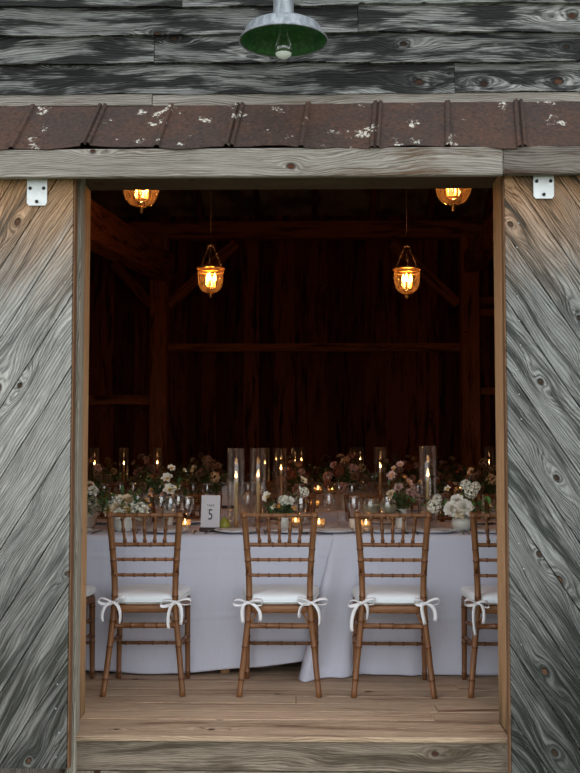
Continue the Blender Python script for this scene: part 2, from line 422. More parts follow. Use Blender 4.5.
N = NT('galvanised_roofing'); pos = N.n('TexCoord', 3); a = N.noise(pos, 2, 4); N.bsdf(N.mix(N.rng(a, .35, .65), lin(120, 108, 104), lin(190, 186, 184)), .7, .3); M['roofing'] = N.mat

# ------------------------------------------------------------------ facade
YW = 4.6      # wall face
YJ0, YJ1, YR0, YR1 = 4.79, 4.97, 4.60, 4.87      # left jamb and right jamb, front and back
XC = P(78.5, 450, 4.58).x                      # inner edge of the grey casing
XL = P(88.0, 450, YJ1).x; XR = P(495.8, 450, YR1).x
ZT = P(290, 189.5, YJ1).z
YB = YR1
# structural wall with opening (rear, dark boards)
w = MB()
def wallseg(x0, x1, z0, z1, y0=4.665, y1=4.86): w.box(((x0+x1)/2, (y0+y1)/2, (z0+z1)/2), (x1-x0, y1-y0, z1-z0), grain=2)
wallseg(-7, XL-.03, -.45, 5.4); wallseg(XR+.03, 7, -.45, 5.4); wallseg(XL-.03, XR+.03, ZT+.05, 5.4); wallseg(XL-.03, XR+.03, -.45, -.16, 4.68, 4.76)
tag(w.build('wall_front', M['header2']), 'dark backing of the barn front wall around the doorway', kind='structure')
# clapboards
cb = MB()
def clap(x0, x1, zb, zt, seed):
    r = random.Random(seed); n = max(3, int((x1-x0)/.02)); tone = r.random(); off = (r.uniform(0, 60), r.uniform(0, 60))
    ph = [r.uniform(0, 6.28) for _ in range(4)]
    def wob(x): return .004*math.sin(x*3+ph[0])+.0025*math.sin(x*11+ph[1])+.0012*math.sin(x*31+ph[2])
    chip = [(r.uniform(x0, x1), r.uniform(.01, .03), r.uniform(.003, .009)) for _ in range(4)]
    prof = [(4.612, 1.0, 0), (4.604, .5, 0), (4.592, .06, 0), (4.5895, .0, 1), (4.5925, -.03, 1), (4.615, -.03, 1)]
    rows = []
    for (y, t, k) in prof:
        row = []
        for i in range(n+1):
            x = x0+(x1-x0)*i/n; bot = zb+wob(x)+sum(hh*max(0, 1-abs(x-cx)/ww) for cx, ww, hh in chip)
            z = bot+(zt-bot)*t if t >= 0 else bot+.0-.0*t
            if t < 0: z = bot+.0005
            row.append(Vector((x, y, z)))
        rows.append(row)
    V = [p for q in rows for p in q]; nc = n+1; fs = []; uv = []
    for i in range(len(rows)-1):
        for j in range(n):
            q = (i*nc+j, (i+1)*nc+j, (i+1)*nc+j+1, i*nc+j+1)
            fs.append(q); uv.append([(V[k].x+off[0], V[k].z+off[1]) for k in q])
    for j in (0, n):
        q = tuple(i*nc+j for i in range(len(rows)))
        fs.append(q); uv.append([(off[0], off[1]+V[k].z) for k in q])
    cb.add(V, fs, uv, tone, 0)
def zc(px, py): return P(px, py, 4.59).z
zs = [zc(290, 93.5), zc(290, 62.5), zc(290, 33.0), zc(290, 4.68)]
step = zs[2]-zs[1]
j = {0: [P(455, 75, 4.59).x], 1: [P(154, 50, 4.59).x], 2: [P(358, 20, 4.59).x], 3: [P(182, 0, 4.59).x]}
zz = list(zs)
while zz[-1] < 5.3: zz.append(zz[-1]+step)
for i, z in enumerate(zz):
    top = (zz[i+1] if i+1 < len(zz) else z+step)+.012
    cuts = [-7]+[x for x in j.get(i, [])]+[7]
    if i not in j: cuts = [-7, rnd.uniform(-2, 2), 7]
    for k in range(len(cuts)-1): clap(cuts[k]+.0015, cuts[k+1]-.0015, z, top, 100+i*7+k)
o = cb.build('wall_clapboards', M['clap']); tag(o, 'weathered grey horizontal clapboards above the doorway', kind='structure')
# narrow light strip under clapboards
t = MB(); zb = P(290, 104, 4.59).z; zt2 = zs[0]+.004
xj = P(152, 100, 4.59).x
t.box(((-7+xj)/2, 4.604, (zb+zt2)/2), (7+xj-.002, .02, zt2-zb), ch=.002); t.box(((7+xj)/2, 4.606, (zb+zt2)/2-.003), (7-xj-.002, .02, zt2-zb), ch=.002)
tag(t.build('trim_1', M['header']), 'narrow pale strip below the clapboards', kind='structure')

# rusty awning: standing-seam metal, slopes forward
ya, za = 4.6, P(290, 104.5, 4.6).z; yb, zbb = 4.38, P(290, 147.5, 4.38).z
slope = Vector((0, yb-ya, zbb-za)); sl = slope.length; sd = slope/sl; nrm = Vector((0, sd.z, -sd.y)); nrm = nrm if nrm.y < 0 else -nrm
aw = MB()
ribs = [P(px, 130, 4.48).x for px in (-130, -55, 26, 97, 168, 238, 309, 380, 452, 524, 597, 670, 740)]
prof = []
for i, x in enumerate(ribs):
    tw = i % 2
    pr = [(-.022, 0), (-.018, .012), (-.008, .016), (-.003, .004), (.003, .004), (.008, .016), (.016, .012), (.020, 0)] if tw else [(-.016, 0), (-.010, .011), (.003, .013), (.010, 0)]
    prof += [(x+a, h) for a, h in pr]
    if i < len(ribs)-1:
        for q in (.25, .5, .75): prof.append((x+(ribs[i+1]-x)*q, .0015*math.sin(i+q*9)))
rows = []
for ti in range(7):
    tt = ti/6
    row = []
    for (x, h) in prof:
        L = sl*tt*(1+.03*math.sin(x*9)*(tt > .9)+.025*math.sin(x*23+1)*(tt > .9))
        row.append(Vector((x-(tt)*.03, ya, za))+sd*L+nrm*(h+.004*math.sin(tt*3+x*2)))
    rows.append(row)
aw.grid(rows, smooth=False)
o = solid(aw.build('metal_awning', M['rust']), .003, -1)
tag(o, 'rusty brown standing-seam metal awning strip above the barn doorway', 'awning')
# screws of the awning stay in material; header boards under it
xj = P(503, 160, 4.38).x
z0 = P(290, 176, 4.38).z; z1 = P(290, 148, 4.38).z
h = MB(); h.box(((-3+xj)/2, 4.395, (z0+z1)/2), (xj+3-.002, .035, z1-z0), ch=.004, off=(3.1, 7.3), tone=.6)
tag(h.build('trim_2', M['header']), 'long pale grey header board over the doorway', kind='structure')
h = MB(); h.box(((3+xj)/2, 4.398, (z0+z1)/2+.004), (3-xj-.002, .035, z1-z0), ch=.004, tone=.3)
tag(h.build('trim_3', M['header2']), 'darker header board butted on at the right', kind='structure')
h = MB(); h.box((0, 4.51, z1+.0), (6, .17, .03)); tag(h.build('trim_4', M['header2']), 'board closing the track box under the awning', kind='structure')
# casing and reveals
c = MB(); xo = P(70.5, 450, 4.58).x
c.box(((xo+XC)/2, 4.62, (ZT-.45)/2), (XC-xo, .09, ZT+.45), grain=2, ch=.004)
tag(c.build('trim_5', M['casing']), 'grey upright casing left of the doorway', kind='structure')
c = MB(); c.box((XL-.012, (YJ0+YJ1)/2, ZT/2), (.024, YJ1-YJ0, ZT), grain=2, ch=.003)
tag(c.build('trim_6', M['jamb']), 'tan left door jamb', kind='structure')
c = MB(); c.box((XR+.014, (YR0+YR1)/2, ZT/2), (.028, YR1-YR0, ZT), grain=2, ch=.003); c.box((XR+.05, 4.59, (ZT-.1)/2), (.04, .03, ZT+.1), grain=2, ch=.002)
tag(c.build('trim_7', M['jamb']), 'tan right door jamb', kind='structure')
c = MB(); c.box(((XL+XR)/2, (YR0+YJ1)/2, ZT+.015), (XR-XL+.05, YJ1-YR0, .03), grain=0, ch=.003)
c.box(((XL+XR)/2, 4.60, ZT+.10), (XR-XL+.2, .05, .14), grain=0, ch=.003)
tag(c.build('trim_8', M['dkhead']), 'head of the door frame', kind='structure')

# sliding doors with diagonal boards
def clip(poly, x0, x1, z0, z1):
    for ax, val, sg in ((0, x0, 1), (0, x1, -1), (1, z0, 1), (1, z1, -1)):
        out = []
        for i in range(len(poly)):
            a, b = poly[i-1], poly[i]
            da, db = sg*(a[ax]-val), sg*(b[ax]-val)
            if (da >= 0) != (db >= 0):
                k = da/(da-db); out.append((a[0]+(b[0]-a[0])*k, a[1]+(b[1]-a[1])*k))
            if db >= 0: out.append(b)
        poly = out
        if not poly: return []
    return poly
def door(x0, x1, z0, z1, yf, ang, lines_x, lines_z, pitch, mat, name, label, seed):
    r = random.Random(seed); root = empty(name, ((x0+x1)/2, yf, z0)); root['kind'] = 'structure'; root['label'] = label
    mb = MB(); O = Vector(((x0+x1)/2, yf, z0))
    d = (math.cos(ang), math.sin(ang)); nn = (-math.sin(ang), math.cos(ang))
    base = lines_x*nn[0]+lines_z*nn[1]
    for k in range(-24, 25):
        a = base+k*pitch+.0022; b = base+(k+1)*pitch-.0022
        q = [(d[0]*u+nn[0]*v, d[1]*u+nn[1]*v) for u, v in ((-8, a), (8, a), (8, b), (-8, b))]
        poly = clip(q, x0, x1, z0, z1)
        if len(poly) < 3: continue
        cx = sum(p[0] for p in poly)/len(poly); cz = sum(p[1] for p in poly)/len(poly)
        off = (r.uniform(0, 60), r.uniform(0, 60)); tone = r.random(); n = len(poly); dy = r.uniform(0, .002)
        def inset(p, e):
            # move inwards along edge normals (approx towards centre, fixed amount)
            v = Vector((cx-p[0], cz-p[1])); L = v.length
            return (p[0]+v.x/L*e, p[1]+v.y/L*e)
        ring = [Vector((*inset(p, .0045), 0)) for p in poly]
        V = [Vector((p.x, yf+dy, p.y))-O for p in ring]+[Vector((p[0], yf+dy+.003, p[1]))-O for p in poly]+[Vector((p[0], yf+.024, p[1]))-O for p in poly]
        uvf = lambda p: (p[0]*d[0]+p[1]*d[1]+off[0], p[0]*nn[0]+p[1]*nn[1]+off[1])
        fs = [tuple(range(n))]; uv = [[uvf(p) for p in poly]]
        for i in range(n):
            i2 = (i+1) % n
            fs.append((i2, i, n+i, n+i2)); uv.append([uvf(poly[i2]), uvf(poly[i]), uvf(poly[i]), uvf(poly[i2])])
            fs.append((n+i2, n+i, 2*n+i, 2*n+i2)); uv.append([uvf(poly[i2]), uvf(poly[i]), uvf(poly[i]), uvf(poly[i2])])
        mb.add(V, fs, uv, tone)
    mb.build('board_panel', mat, root)
    fr = MB(); fr.box(((x0+x1)/2-O.x, .038, (z1-z0)/2), (x1-x0-.004, .026, z1-z0), grain=2)
    fr.build('backing_frame', M['casing'], root)
    es = MB(); xe = x1 if x1 < 0 else x0; es.box((xe-O.x+(.006 if x1 < 0 else -.004), .026, (z1-z0)/2), (.006, .05, z1-z0), grain=2); es.build('edge_strip', M['brownedge'], root)
    # nails
    nb = MB()
    for k in range(46):
        for ex in ((x0+.05) if k % 2 else (x1-.04),):
            zz_ = z0+.05+(z1-z0-.3)*k/45
            nb.lathe([(.0001, -.0015), (.0035, -.001), (.004, .001)], (ex-O.x+r.uniform(-.01, .01), 0, zz_-z0), 6, M=Matrix.Rotation(R(90), 3, 'X'))
    no = nb.build('nail_heads', M['nail'], root); no['kind'] = 'stuff'
    return root, O
ZD1 = P(40, 168, 4.45).z
xlE = P(70.0, 470, 4.45).x; xrE = P(508.0, 470, 4.45).x
zdl = P(40, 769, 4.45).z
pL = P(0, 408, 4.45); pR = P(508, 369, 4.45)
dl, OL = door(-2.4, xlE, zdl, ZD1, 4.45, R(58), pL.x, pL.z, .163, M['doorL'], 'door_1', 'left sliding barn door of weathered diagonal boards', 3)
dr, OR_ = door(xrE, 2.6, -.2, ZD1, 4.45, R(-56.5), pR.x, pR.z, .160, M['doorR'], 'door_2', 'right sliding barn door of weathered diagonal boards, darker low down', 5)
def bracket(px0, px1, py1, root, O):
    x0 = P(px0, 190, 4.442).x; x1 = P(px1, 190, 4.442).x; zb_ = P((px0+px1)/2, py1, 4.442).z; zt_ = ZD1+.02
    b = MB(); cx = (x0+x1)/2-O.x; n = 8
    pts = [(x0-O.x, zt_-O.z), (x0-O.x, zb_+.012-O.z), (x0+.008-O.x, zb_-O.z), (x1-.008-O.x, zb_-O.z), (x1-O.x, zb_+.012-O.z), (x1-O.x, zt_-O.z)]
    V = [(p[0], -.009, p[1]) for p in pts]+[(p[0], -.001, p[1]) for p in pts]; n = 6
    fs = [tuple(range(n)), tuple(range(2*n-1, n-1, -1))]+[((i+1) % n, i, n+i, n+(i+1) % n) for i in range(n)]
    b.add(V, fs); 
    b.box((cx, -.013, zt_-O.z-.02), (.022, .014, .09), ch=.005)
    br = b.build('hanger_bracket', M['zinc'], root); br['label'] = 'pale zinc hanger plate'
    for (bx, bz) in ((x0+.014, zb_+.075), (x1-.014, zb_+.075), ((x0+x1)/2, zb_+.017)):
        q = MB(); q.lathe([(.0001, .008), (.006, .0075), (.0075, .004), (.0075, 0)], (0, 0, 0), 8, M=Matrix.Rotation(R(90), 3, 'X'))
        bo = q.build('bolt', M['bolt'], br); bo.location = (bx-O.x, -.009, bz-O.z)
bracket(27, 47, 205.5, dl, OL); bracket(533.5, 554, 198.5, dr, OR_)

# threshold, riser, foundation boards
s = MB(); zs0 = 0
YS = PZ(290, 737, 0).y; print('YS', YS, 'Y10', PZ(250, 537, .75).y); s.box(((XL+XR)/2, (YS+4.88)/2, -.011), (XR-XL, 4.88-YS, .022), ch=.004, off=(11.3, 4.38), tone=.7)
tag(s.build('trim_10', M['sill']), 'worn threshold plank', kind='structure')
s = MB(); s.box(((XL+XR)/2, YS+.045, -.088), (XR-XL+.02, .05, .128), ch=.004, off=(21.3, 2.2), tone=.55)
s.box(((XL+XR)/2, YS+.045, -.235), (XR-XL+.02, .05, .16), ch=.004, tone=.3)
tag(s.build('trim_11', M['riser']), 'riser boards under the threshold', kind='structure')
# ground outside
g = MB(); g.box((0, -8, -.5), (60, 24.8, .1)); tag(g.build('ground', M['grass']), 'grass outside the barn', kind='structure')

# ------------------------------------------------------------------ interior shell
f = MB(); y = 4.882; k = 0
while y < 17.6:
    wd = rnd.uniform(.14, .2); x = -7+rnd.uniform(0, 2)
    xs = [-7]
    while xs[-1] < 7: xs.append(min(7, xs[-1]+rnd.uniform(3.2, 4.6)))
    for a, b in zip(xs, xs[1:]):
        if b-a > .01: f.box(((a+b)/2, y+wd/2, -.02+rnd.uniform(-.0008, .0008)), (b-a-.002, wd-.0025, .04), ch=.0025)
    y += wd
tag(f.build('floor', M['floor']), 'worn brown plank floor', kind='structure')
sb = MB(); sb.box((0, 11.2, -.1), (14, 12.8, .1)); tag(sb.build('floor_joists', M['barn']), 'deck under the plank floor', kind='structure')
YBK = 17.5; ZBK = P(290, 208, YBK).z
b = MB(); x = -7
while x < 7:
    wd = rnd.uniform(.2, .36); b.box((x+wd/2, YBK+.02+rnd.uniform(0, .012), ZBK/2), (wd-.006, .03, ZBK), grain=2); x += wd
b.box((0, YBK+.08, ZBK/2), (14.2, .05, ZBK), grain=2, tone=0)
tag(b.build('wall_back', M['barn']), 'dark vertical boards of the far barn wall', kind='structure')
for nm, sx in (('wall_left', -1), ('wall_right', 1)):
    b = MB(); y = 4.7
    while y < YBK:
        wd = rnd.uniform(.22, .34); b.box((sx*7.0, y+wd/2, 2.7), (.03, wd-.005, 5.6), grain=2); y += wd
    b.box((sx*7.05, 11, 4), (.05, 13.4, 9.5), grain=2, tone=0)
    tag(b.build(nm, M['barn']), 'dark boarded side wall of the barn', kind='structure')
# roof
r_ = MB()
for sgn, y0, y1 in ((1, YBK+.3, 11), (-1, 4.6, 11)):
    rows = []
    for t_ in (0, 1):
        row = []
        n = 180
        for i in range(n+1):
            x = -7.2+14.4*i/n; row.append(Vector((x, y0+(y1-y0)*t_, (5.0 if sgn > 0 else 5.3)+3.2*t_+.02*(i % 2))))
        rows.append(row)
    r_.grid(rows, smooth=False)
tag(solid(r_.build('ceiling', M['roofing']), .01), 'corrugated metal underside of the barn roof', kind='structure')
rf = MB(); x = -6.6
while x < 7:
    rf.beam((x, YBK+.1, 4.93), (x, 11, 8.05), .09, .15); rf.beam((x, 4.5, 5.15), (x, 11, 8.05), .09, .15); x += .95
tag(rf.build('ceiling_rafters', M['barn']), 'dark rafters under the roof', kind='structure')

# timber frame at the far wall
def timber(name, a, b, w_, h_, label, up=(0, 0, 1)):
    q = MB(); q.beam(a, b, w_, h_, ch=.012, up=up); return tag(q.build(name, M['timber']), label, kind='structure')
YF = 17.2
timber('timber_post', P(159, 460, YF)*Vector((1, 1, 0)) if False else Vector((P(159, 400, YF).x, YF, 0)), Vector((P(159, 400, YF).x, YF, 4.9)), .28, .28, 'dark upright post left of the far wall', up=(0, 1, 0))
timber('timber_post', Vector((P(470, 400, YF).x, YF, 0)), Vector((P(470, 400, YF).x, YF, 4.9)), .3, .28, 'dark upright post right of the far wall', up=(0, 1, 0))
zt_ = P(290, 231, YF).z
timber('tie_beam', (P(130, 231, YF).x, YF-.02, zt_), (P(500, 231, YF).x, YF-.02, zt_), .26, .28, 'reddish horizontal tie beam across the far wall')
timber('wall_girt', (P(167, 347, YF).x, YF+.1, P(290, 347, YF).z), (P(461, 347, YF).x, YF+.1, P(290, 347, YF).z), .12, .13, 'horizontal rail across the far wall')
timber('wall_girt', (-6.9, YF+.1, P(120, 400, YF).z), (P(151, 400, YF).x, YF+.1, P(120, 400, YF).z), .12, .16, 'horizontal rail in the left bay')
for py in (300, 312, 391):
    timber('wall_girt', (P(480, py, YF).x, YF+.1, P(490, py, YF).z), (6.9, YF+.1, P(490, py, YF).z), .1, .12, 'horizontal rail in the right bay')
timber('timber_brace', P(168, 306, YF-.02), P(236, 243, YF-.02), .09, .17, 'diagonal brace left')
timber('timber_brace', P(458, 304, YF-.02), P(392, 243, YF-.02), .09, .17, 'diagonal brace right')
timber('timber_brace', P(113, 262, YF-1), P(150, 304, YF-.1), .09, .15, 'small brace beside the left post')
timber('hewn_beam', P(165, 268, YF-.15), P(58, 208, 10.0), .30, .42, 'heavy hewn beam running back along the left side')
timber('hewn_beam', P(472, 262, YF-.15), P(520, 205, 11.0), .26, .34, 'heavy hewn beam running back along the right side')

# ------------------------------------------------------------------ lamp above the door
lp = P(283.5, 41, 4.30)
lamp = empty('barn_lamp', (lp.x, lp.y, lp.z), 0, 'galvanised dome lamp with green enamel inside above the doorway', 'lamp')
lamp.scale = (1.044,)*3
a = MB(); Rr = .1755
a.lathe([(Rr, 0), (Rr-.002, .004), (.161, .018), (.156, .034), (.151, .046), (.143, .056), (.12, .068), (.098, .075), (.043, .079)], seg=48)
a.tube([(Rr*math.cos(q*math.pi/24), Rr*math.sin(q*math.pi/24), 0) for q in range(48)], .0035, 6, close=True)
a.build('lamp_shade', M['galv'], lamp)
a = MB(); a.lathe([(.0005, .072), (.06, .072), (.096, .070), (.118, .064), (.140, .053), (.148, .044), (.153, .032), (.158, .017), (Rr-.006, .001)], seg=48)
e = a.build('shade_lining', M['green'], lamp); e['label'] = 'green enamel lining'
a = MB(); a.lathe([(.042, .077), (.041, .15), (.042, .175), (.036, .185), (.02, .19)], seg=24, capt=True); a.build('lamp_neck', M['galv'], lamp)
a = MB(); a.tube([(0, 0, .18), (0, 0, .30), (0, .02, .36), (0, .07, .40), (0, .15, .41), (0, .27, .41)], .012, 12); a.lathe([(.06, 0), (.06, .012), (.03, .02)], (0, .255, .41), 20, M=Matrix.Rotation(R(90), 3, 'X'), capt=True)
a.build('lamp_arm', M['galv'], lamp)
a = MB(); a.lathe([(.001, -.072), (.014, -.069), (.028, -.058), (.036, -.036), (.035, -.010), (.022, .03), (.016, .075)], seg=20); a.build('bulb', M['glass'], lamp)
a = MB(); a.lathe([(.001, -.0745), (.014, -.0715), (.028, -.0605), (.033, -.052)], seg=20); a.build('bulb_tip', M['frost'], lamp)

# ------------------------------------------------------------------ lanterns
def make_lantern(loc, s=1.0, z_hang=5.0):
    root = empty('pendant_lantern', loc); root.scale = (s,)*3
    a = MB(); a.lathe([(.001, -.012), (.03, -.006), (.068, .012), (.094, .045), (.106, .09), (.109, .15), (.109, .205)], seg=32); a.build('glass_bell', M['amber'], root)
    a = MB(); a.lathe([(.001, -.045), (.008, -.040), (.013, -.03), (.008, -.022), (.016, -.014), (.024, -.004), (.006, .002)], seg=16); a.build('finial', M['brass'], root)
    a = MB()
    for zz_, rr in ((.205, .116), (.176, .109)):
        a.tube([(rr*math.cos(q*math.pi/20), rr*math.sin(q*math.pi/20), zz_) for q in range(40)], .0075 if rr > .11 else .004, 8, close=True)
    a.build('rim_ring', M['brass'], root)
    for k in range(3):
        an = k*2*math.pi/3+.5; a = MB(); n = 16
        for i in range(n):
            p = Vector((.112*math.cos(an), .112*math.sin(an), .21)).lerp(Vector((.02*math.cos(an), .02*math.sin(an), .40)), i/n)
            q = Vector((.112*math.cos(an), .112*math.sin(an), .21)).lerp(Vector((.02*math.cos(an), .02*math.sin(an), .40)), (i+.8)/n)
            a.tube([p, q], .003 if i % 2 else .0018, 6)
        a.build('chain', M['darkmetal'], root)
    a = MB(); a.lathe([(.03, .398), (.028, .402), (.012, .415), (.006, .43)], seg=16, capt=True); a.tube([(0, 0, .42), (0, 0, z_hang)], .0025, 6); a.build('ceiling_rod', M['darkmetal'], root)
    a = MB(); a.tube([(0, 0, .20), (0, 0, .05)], .004, 6); a.lathe([(.001, .03), (.03, .036), (.034, .044), (.012, .05)], seg=16)
    a.build('lamp_stem', M['brass'], root)
    for k in range(3):
        an = k*2*math.pi/3+.35; x, y_ = .036*math.cos(an), .036*math.sin(an)
        a = MB(); a.lathe([(.009, .044), (.009, .095)], (x, y_, 0), 12, capt=True); cs = a.build('candle_sleeve', M['candle_tube'], root)
        a = MB(); a.lathe([(.006, .095), (.013, .112), (.014, .128), (.009, .15), (.001, .17)], (x, y_, 0), 12); a.build('bulb', M['bulb'], cs)
    return root
def lantern_light(loc, s, power):
    l = bpy.data.lights.new('lantern_light', 'POINT'); l.energy = power; l.color = (1, .50, .20); l.shadow_soft_size = .05
    o = bpy.data.objects.new('lantern_light', l); col.objects.link(o); o.location = Vector(loc)+Vector((0, 0, .13*s))
LPOS = [(P(141, 214, 6.07), .98, 'amber glass lantern cut off by the door head at the left'), (P(453.5, 211.5, 6.07), .98, 'amber glass lantern cut off by the door head at the right'),
        (P(210.5, 298, 8.6), .98, 'smaller hanging amber lantern in front of the left brace'), (P(407, 299, 8.6), .98, 'smaller hanging amber lantern in front of the right brace')]
lan = None
for i, (p, s_, lb) in enumerate(LPOS):
    p = p+Vector((0, 0, .045))
    if i in (0, 2): lan = make_lantern(p, s_, (5.3+3.2*(p.y-4.6)/6.4-p.z)/s_); lo = lan   # rod reaches the roof
    else: lo = copy_tree(lan, p, .7*i, scale=s_)
    tag(lo, lb, 'lantern', 'amber glass pendant lanterns')
    lantern_light(p, s_, 19.0)

# ------------------------------------------------------------------ chairs
def nodes_path(path, r0, r1, nodes, bead=.0022, bw=.006, n=40):
    """resample a polyline, radius r0->r1 with bamboo beads at the fractions in nodes"""
    path = [Vector(p) for p in path]
    L = [0]
    for a_, b_ in zip(path, path[1:]): L.append(L[-1]+(b_-a_).length)
    T = L[-1]; ts = [i/(max(2, len(path)*3)) for i in range(max(2, len(path)*3)+1)]
    for q in nodes: ts += [q-bw/T, q-bw*.5/T, q, q+bw*.5/T, q+bw/T]
    ts = sorted(t for t in set(ts) if 0 <= t <= 1)
    def at(t):
        d = t*T
        if len(path) == 2: return path[0].lerp(path[1], t)
        # catmull-rom
        for i in range(len(L)-1):
            if d <= L[i+1]+1e-9: break
        u = (d-L[i])/(L[i+1]-L[i]); p0 = path[max(i-1, 0)]; p1 = path[i]; p2 = path[i+1]; p3 = path[min(i+2, len(path)-1)]
        return .5*((2*p1)+(p2-p0)*u+(2*p0-5*p1+4*p2-p3)*u*u+(-p0+3*p1-3*p2+p3)*u**3)
    pts = []; rr = []; fl = []
    for t in ts:
        r_0 = r0+(r1-r0)*t; b_ = 0
        for q in nodes:
            dd = abs(t-q)*T
            if dd < bw*.7: b_ = bead
            elif dd < bw*1.01: b_ = 0
        pts.append(at(t)); rr.append(r_0+b_); fl.append(b_ > 0)
    return pts, rr, [1 if (fl[i] and fl[i+1]) or (fl[i+1]) else 0 for i in range(len(fl)-1)]
def part_tube(name, parent, path, r0, r1, nodes, mat=None, **kw):
    a = MB(); p, r, ms = nodes_path(path, r0, r1, nodes, **kw); a.tube(p, r, 12, mis=ms); return a.build(name, [mat or M['chair'], M['ring']], parent)
def outline(yc, wr, wf, dep, n=48, e=5.0):
    out = []
    for k in range(n):
        an = 2*math.pi*k/n; c_, s_ = math.cos(an), math.sin(an)
        x = math.copysign(abs(c_)**(2/e), c_); y_ = math.copysign(abs(s_)**(2/e), s_)
        wdt = wr+(wf-wr)*(y_+1)/2; out.append((x*wdt/2, yc+y_*dep/2))
    return out
def puff(a, ol, prof, seed=0, wob=0):
    r = random.Random(seed); n = len(ol); cx = sum(p[0] for p in ol)/n; cy = sum(p[1] for p in ol)/n; ph = [r.uniform(0, 6.28) for _ in range(3)]
    V = []
    for (s_, z) in prof:
        for k, (x, y_) in enumerate(ol):
            an = k/n*6.28; V.append((cx+(x-cx)*s_, cy+(y_-cy)*s_, z+wob*s_*(math.sin(3*an+ph[0])+.6*math.sin(7*an+ph[1])+.4*math.sin(11*an+ph[2]))))
    fs = []
    for i in range(len(prof)-1):
        for k in range(n): fs.append((i*n+k, i*n+(k+1) % n, (i+1)*n+(k+1) % n, (i+1)*n+k))
    fs.append(tuple(range(n))[::-1]); fs.append(tuple((len(prof)-1)*n+k for k in range(n)))
    a.add(V, fs, [[(V[i][0], V[i][1]+V[i][2]) for i in f_] for f_ in fs], .5, 0, True)
def strip(a, path, w_, wd, tw=0.0):
    path = [Vector(p) for p in path]; rows = []
    n = len(path)
    for i, p in enumerate(path):
        d_ = (path[min(i+1, n-1)]-path[max(i-1, 0)]).normalized(); s_ = Vector(wd); s_ = (s_-d_*s_.dot(d_)).normalized()
        an = tw*i/n; q = s_*math.cos(an)+d_.cross(s_)*math.sin(an)
        rows.append([p-q*w_/2, p, p+q*w_/2])
    a.grid(rows)
def bez(p0, p1, p2, p3, n=10):
    p0, p1, p2, p3 = map(Vector, (p0, p1, p2, p3)); out = []
    for i in range(n+1):
        t = i/n; out.append(p0*(1-t)**3+p1*3*t*(1-t)**2+p2*3*t*t*(1-t)+p3*t**3)
    return out
def bow(a, x, y, z, sg, seed):
    r = random.Random(seed); u = lambda a_, b_: r.uniform(a_, b_)
    # wrap round post
    a.tube([(x+.019*math.cos(q*.524), y+.019*math.sin(q*.524), z+.002*math.sin(q*1.1)) for q in range(12)], .0045, 6, close=True)
    k = Vector((x+sg*.006, y-.022, z)); a.lathe([(.001, -.009), (.009, -.005), (.010, .003), (.001, .009)], k, 10)
    wdir = (0, .3, 1)
    for s_ in (-1, 1):
        L = u(.05, .085); dz = u(-.012, .022)
        e = k+Vector((s_*L, -u(.0, .012), dz))
        strip(a, bez(k, k+Vector((s_*L*.4, -.012, .022)), e+Vector((0, 0, .024)), e, 8)+bez(e, e+Vector((s_*.003, 0, -.020)), k+Vector((s_*L*.45, .004, -.014)), k, 8)[1:], .019, (0, 1, .5), u(.2, .9))
    for s_ in (-1, 1):
        e = k+Vector((s_*u(.0, .065), -u(0, .015), -u(.07, .16)))
        strip(a, bez(k, k+Vector((s_*.028, -.014, .004)), e+Vector((s_*.012, 0, .06)), e, 12), u(.014, .019), (1, .3, 0), u(-.9, .9))
def add_cushion(root, seed):
    r = random.Random(seed); a = MB(); ol = outline(.205, .335, .425, .415, 56, 6)
    puff(a, ol, [(.90, .448), (.965, .452), (1.0, .462), (1.012, .472), (1.0, .484), (.965, .493), (.85, .500), (.6, .506), (.3, .509), (.05, .510)], seed, .0014)
    cu = a.build('cushion', M['cushion'], root); cu['label'] = 'white seat cushion'
    # piping + ties
    a = MB(); a.tube([(x*1.012, .205+(y-.205)*1.012, .4635) for x, y in ol], .0028, 6, close=True); a.build('piping', M['cushion'], cu)
    for sg in (-1, 1):
        a = MB(); bow(a, sg*.153, -.002, .462, sg, seed*3+sg); o = solid(a.build('ribbon_tie', M['ribbon'], cu), .0012)
        o['label'] = 'white ribbon bow'
    return cu
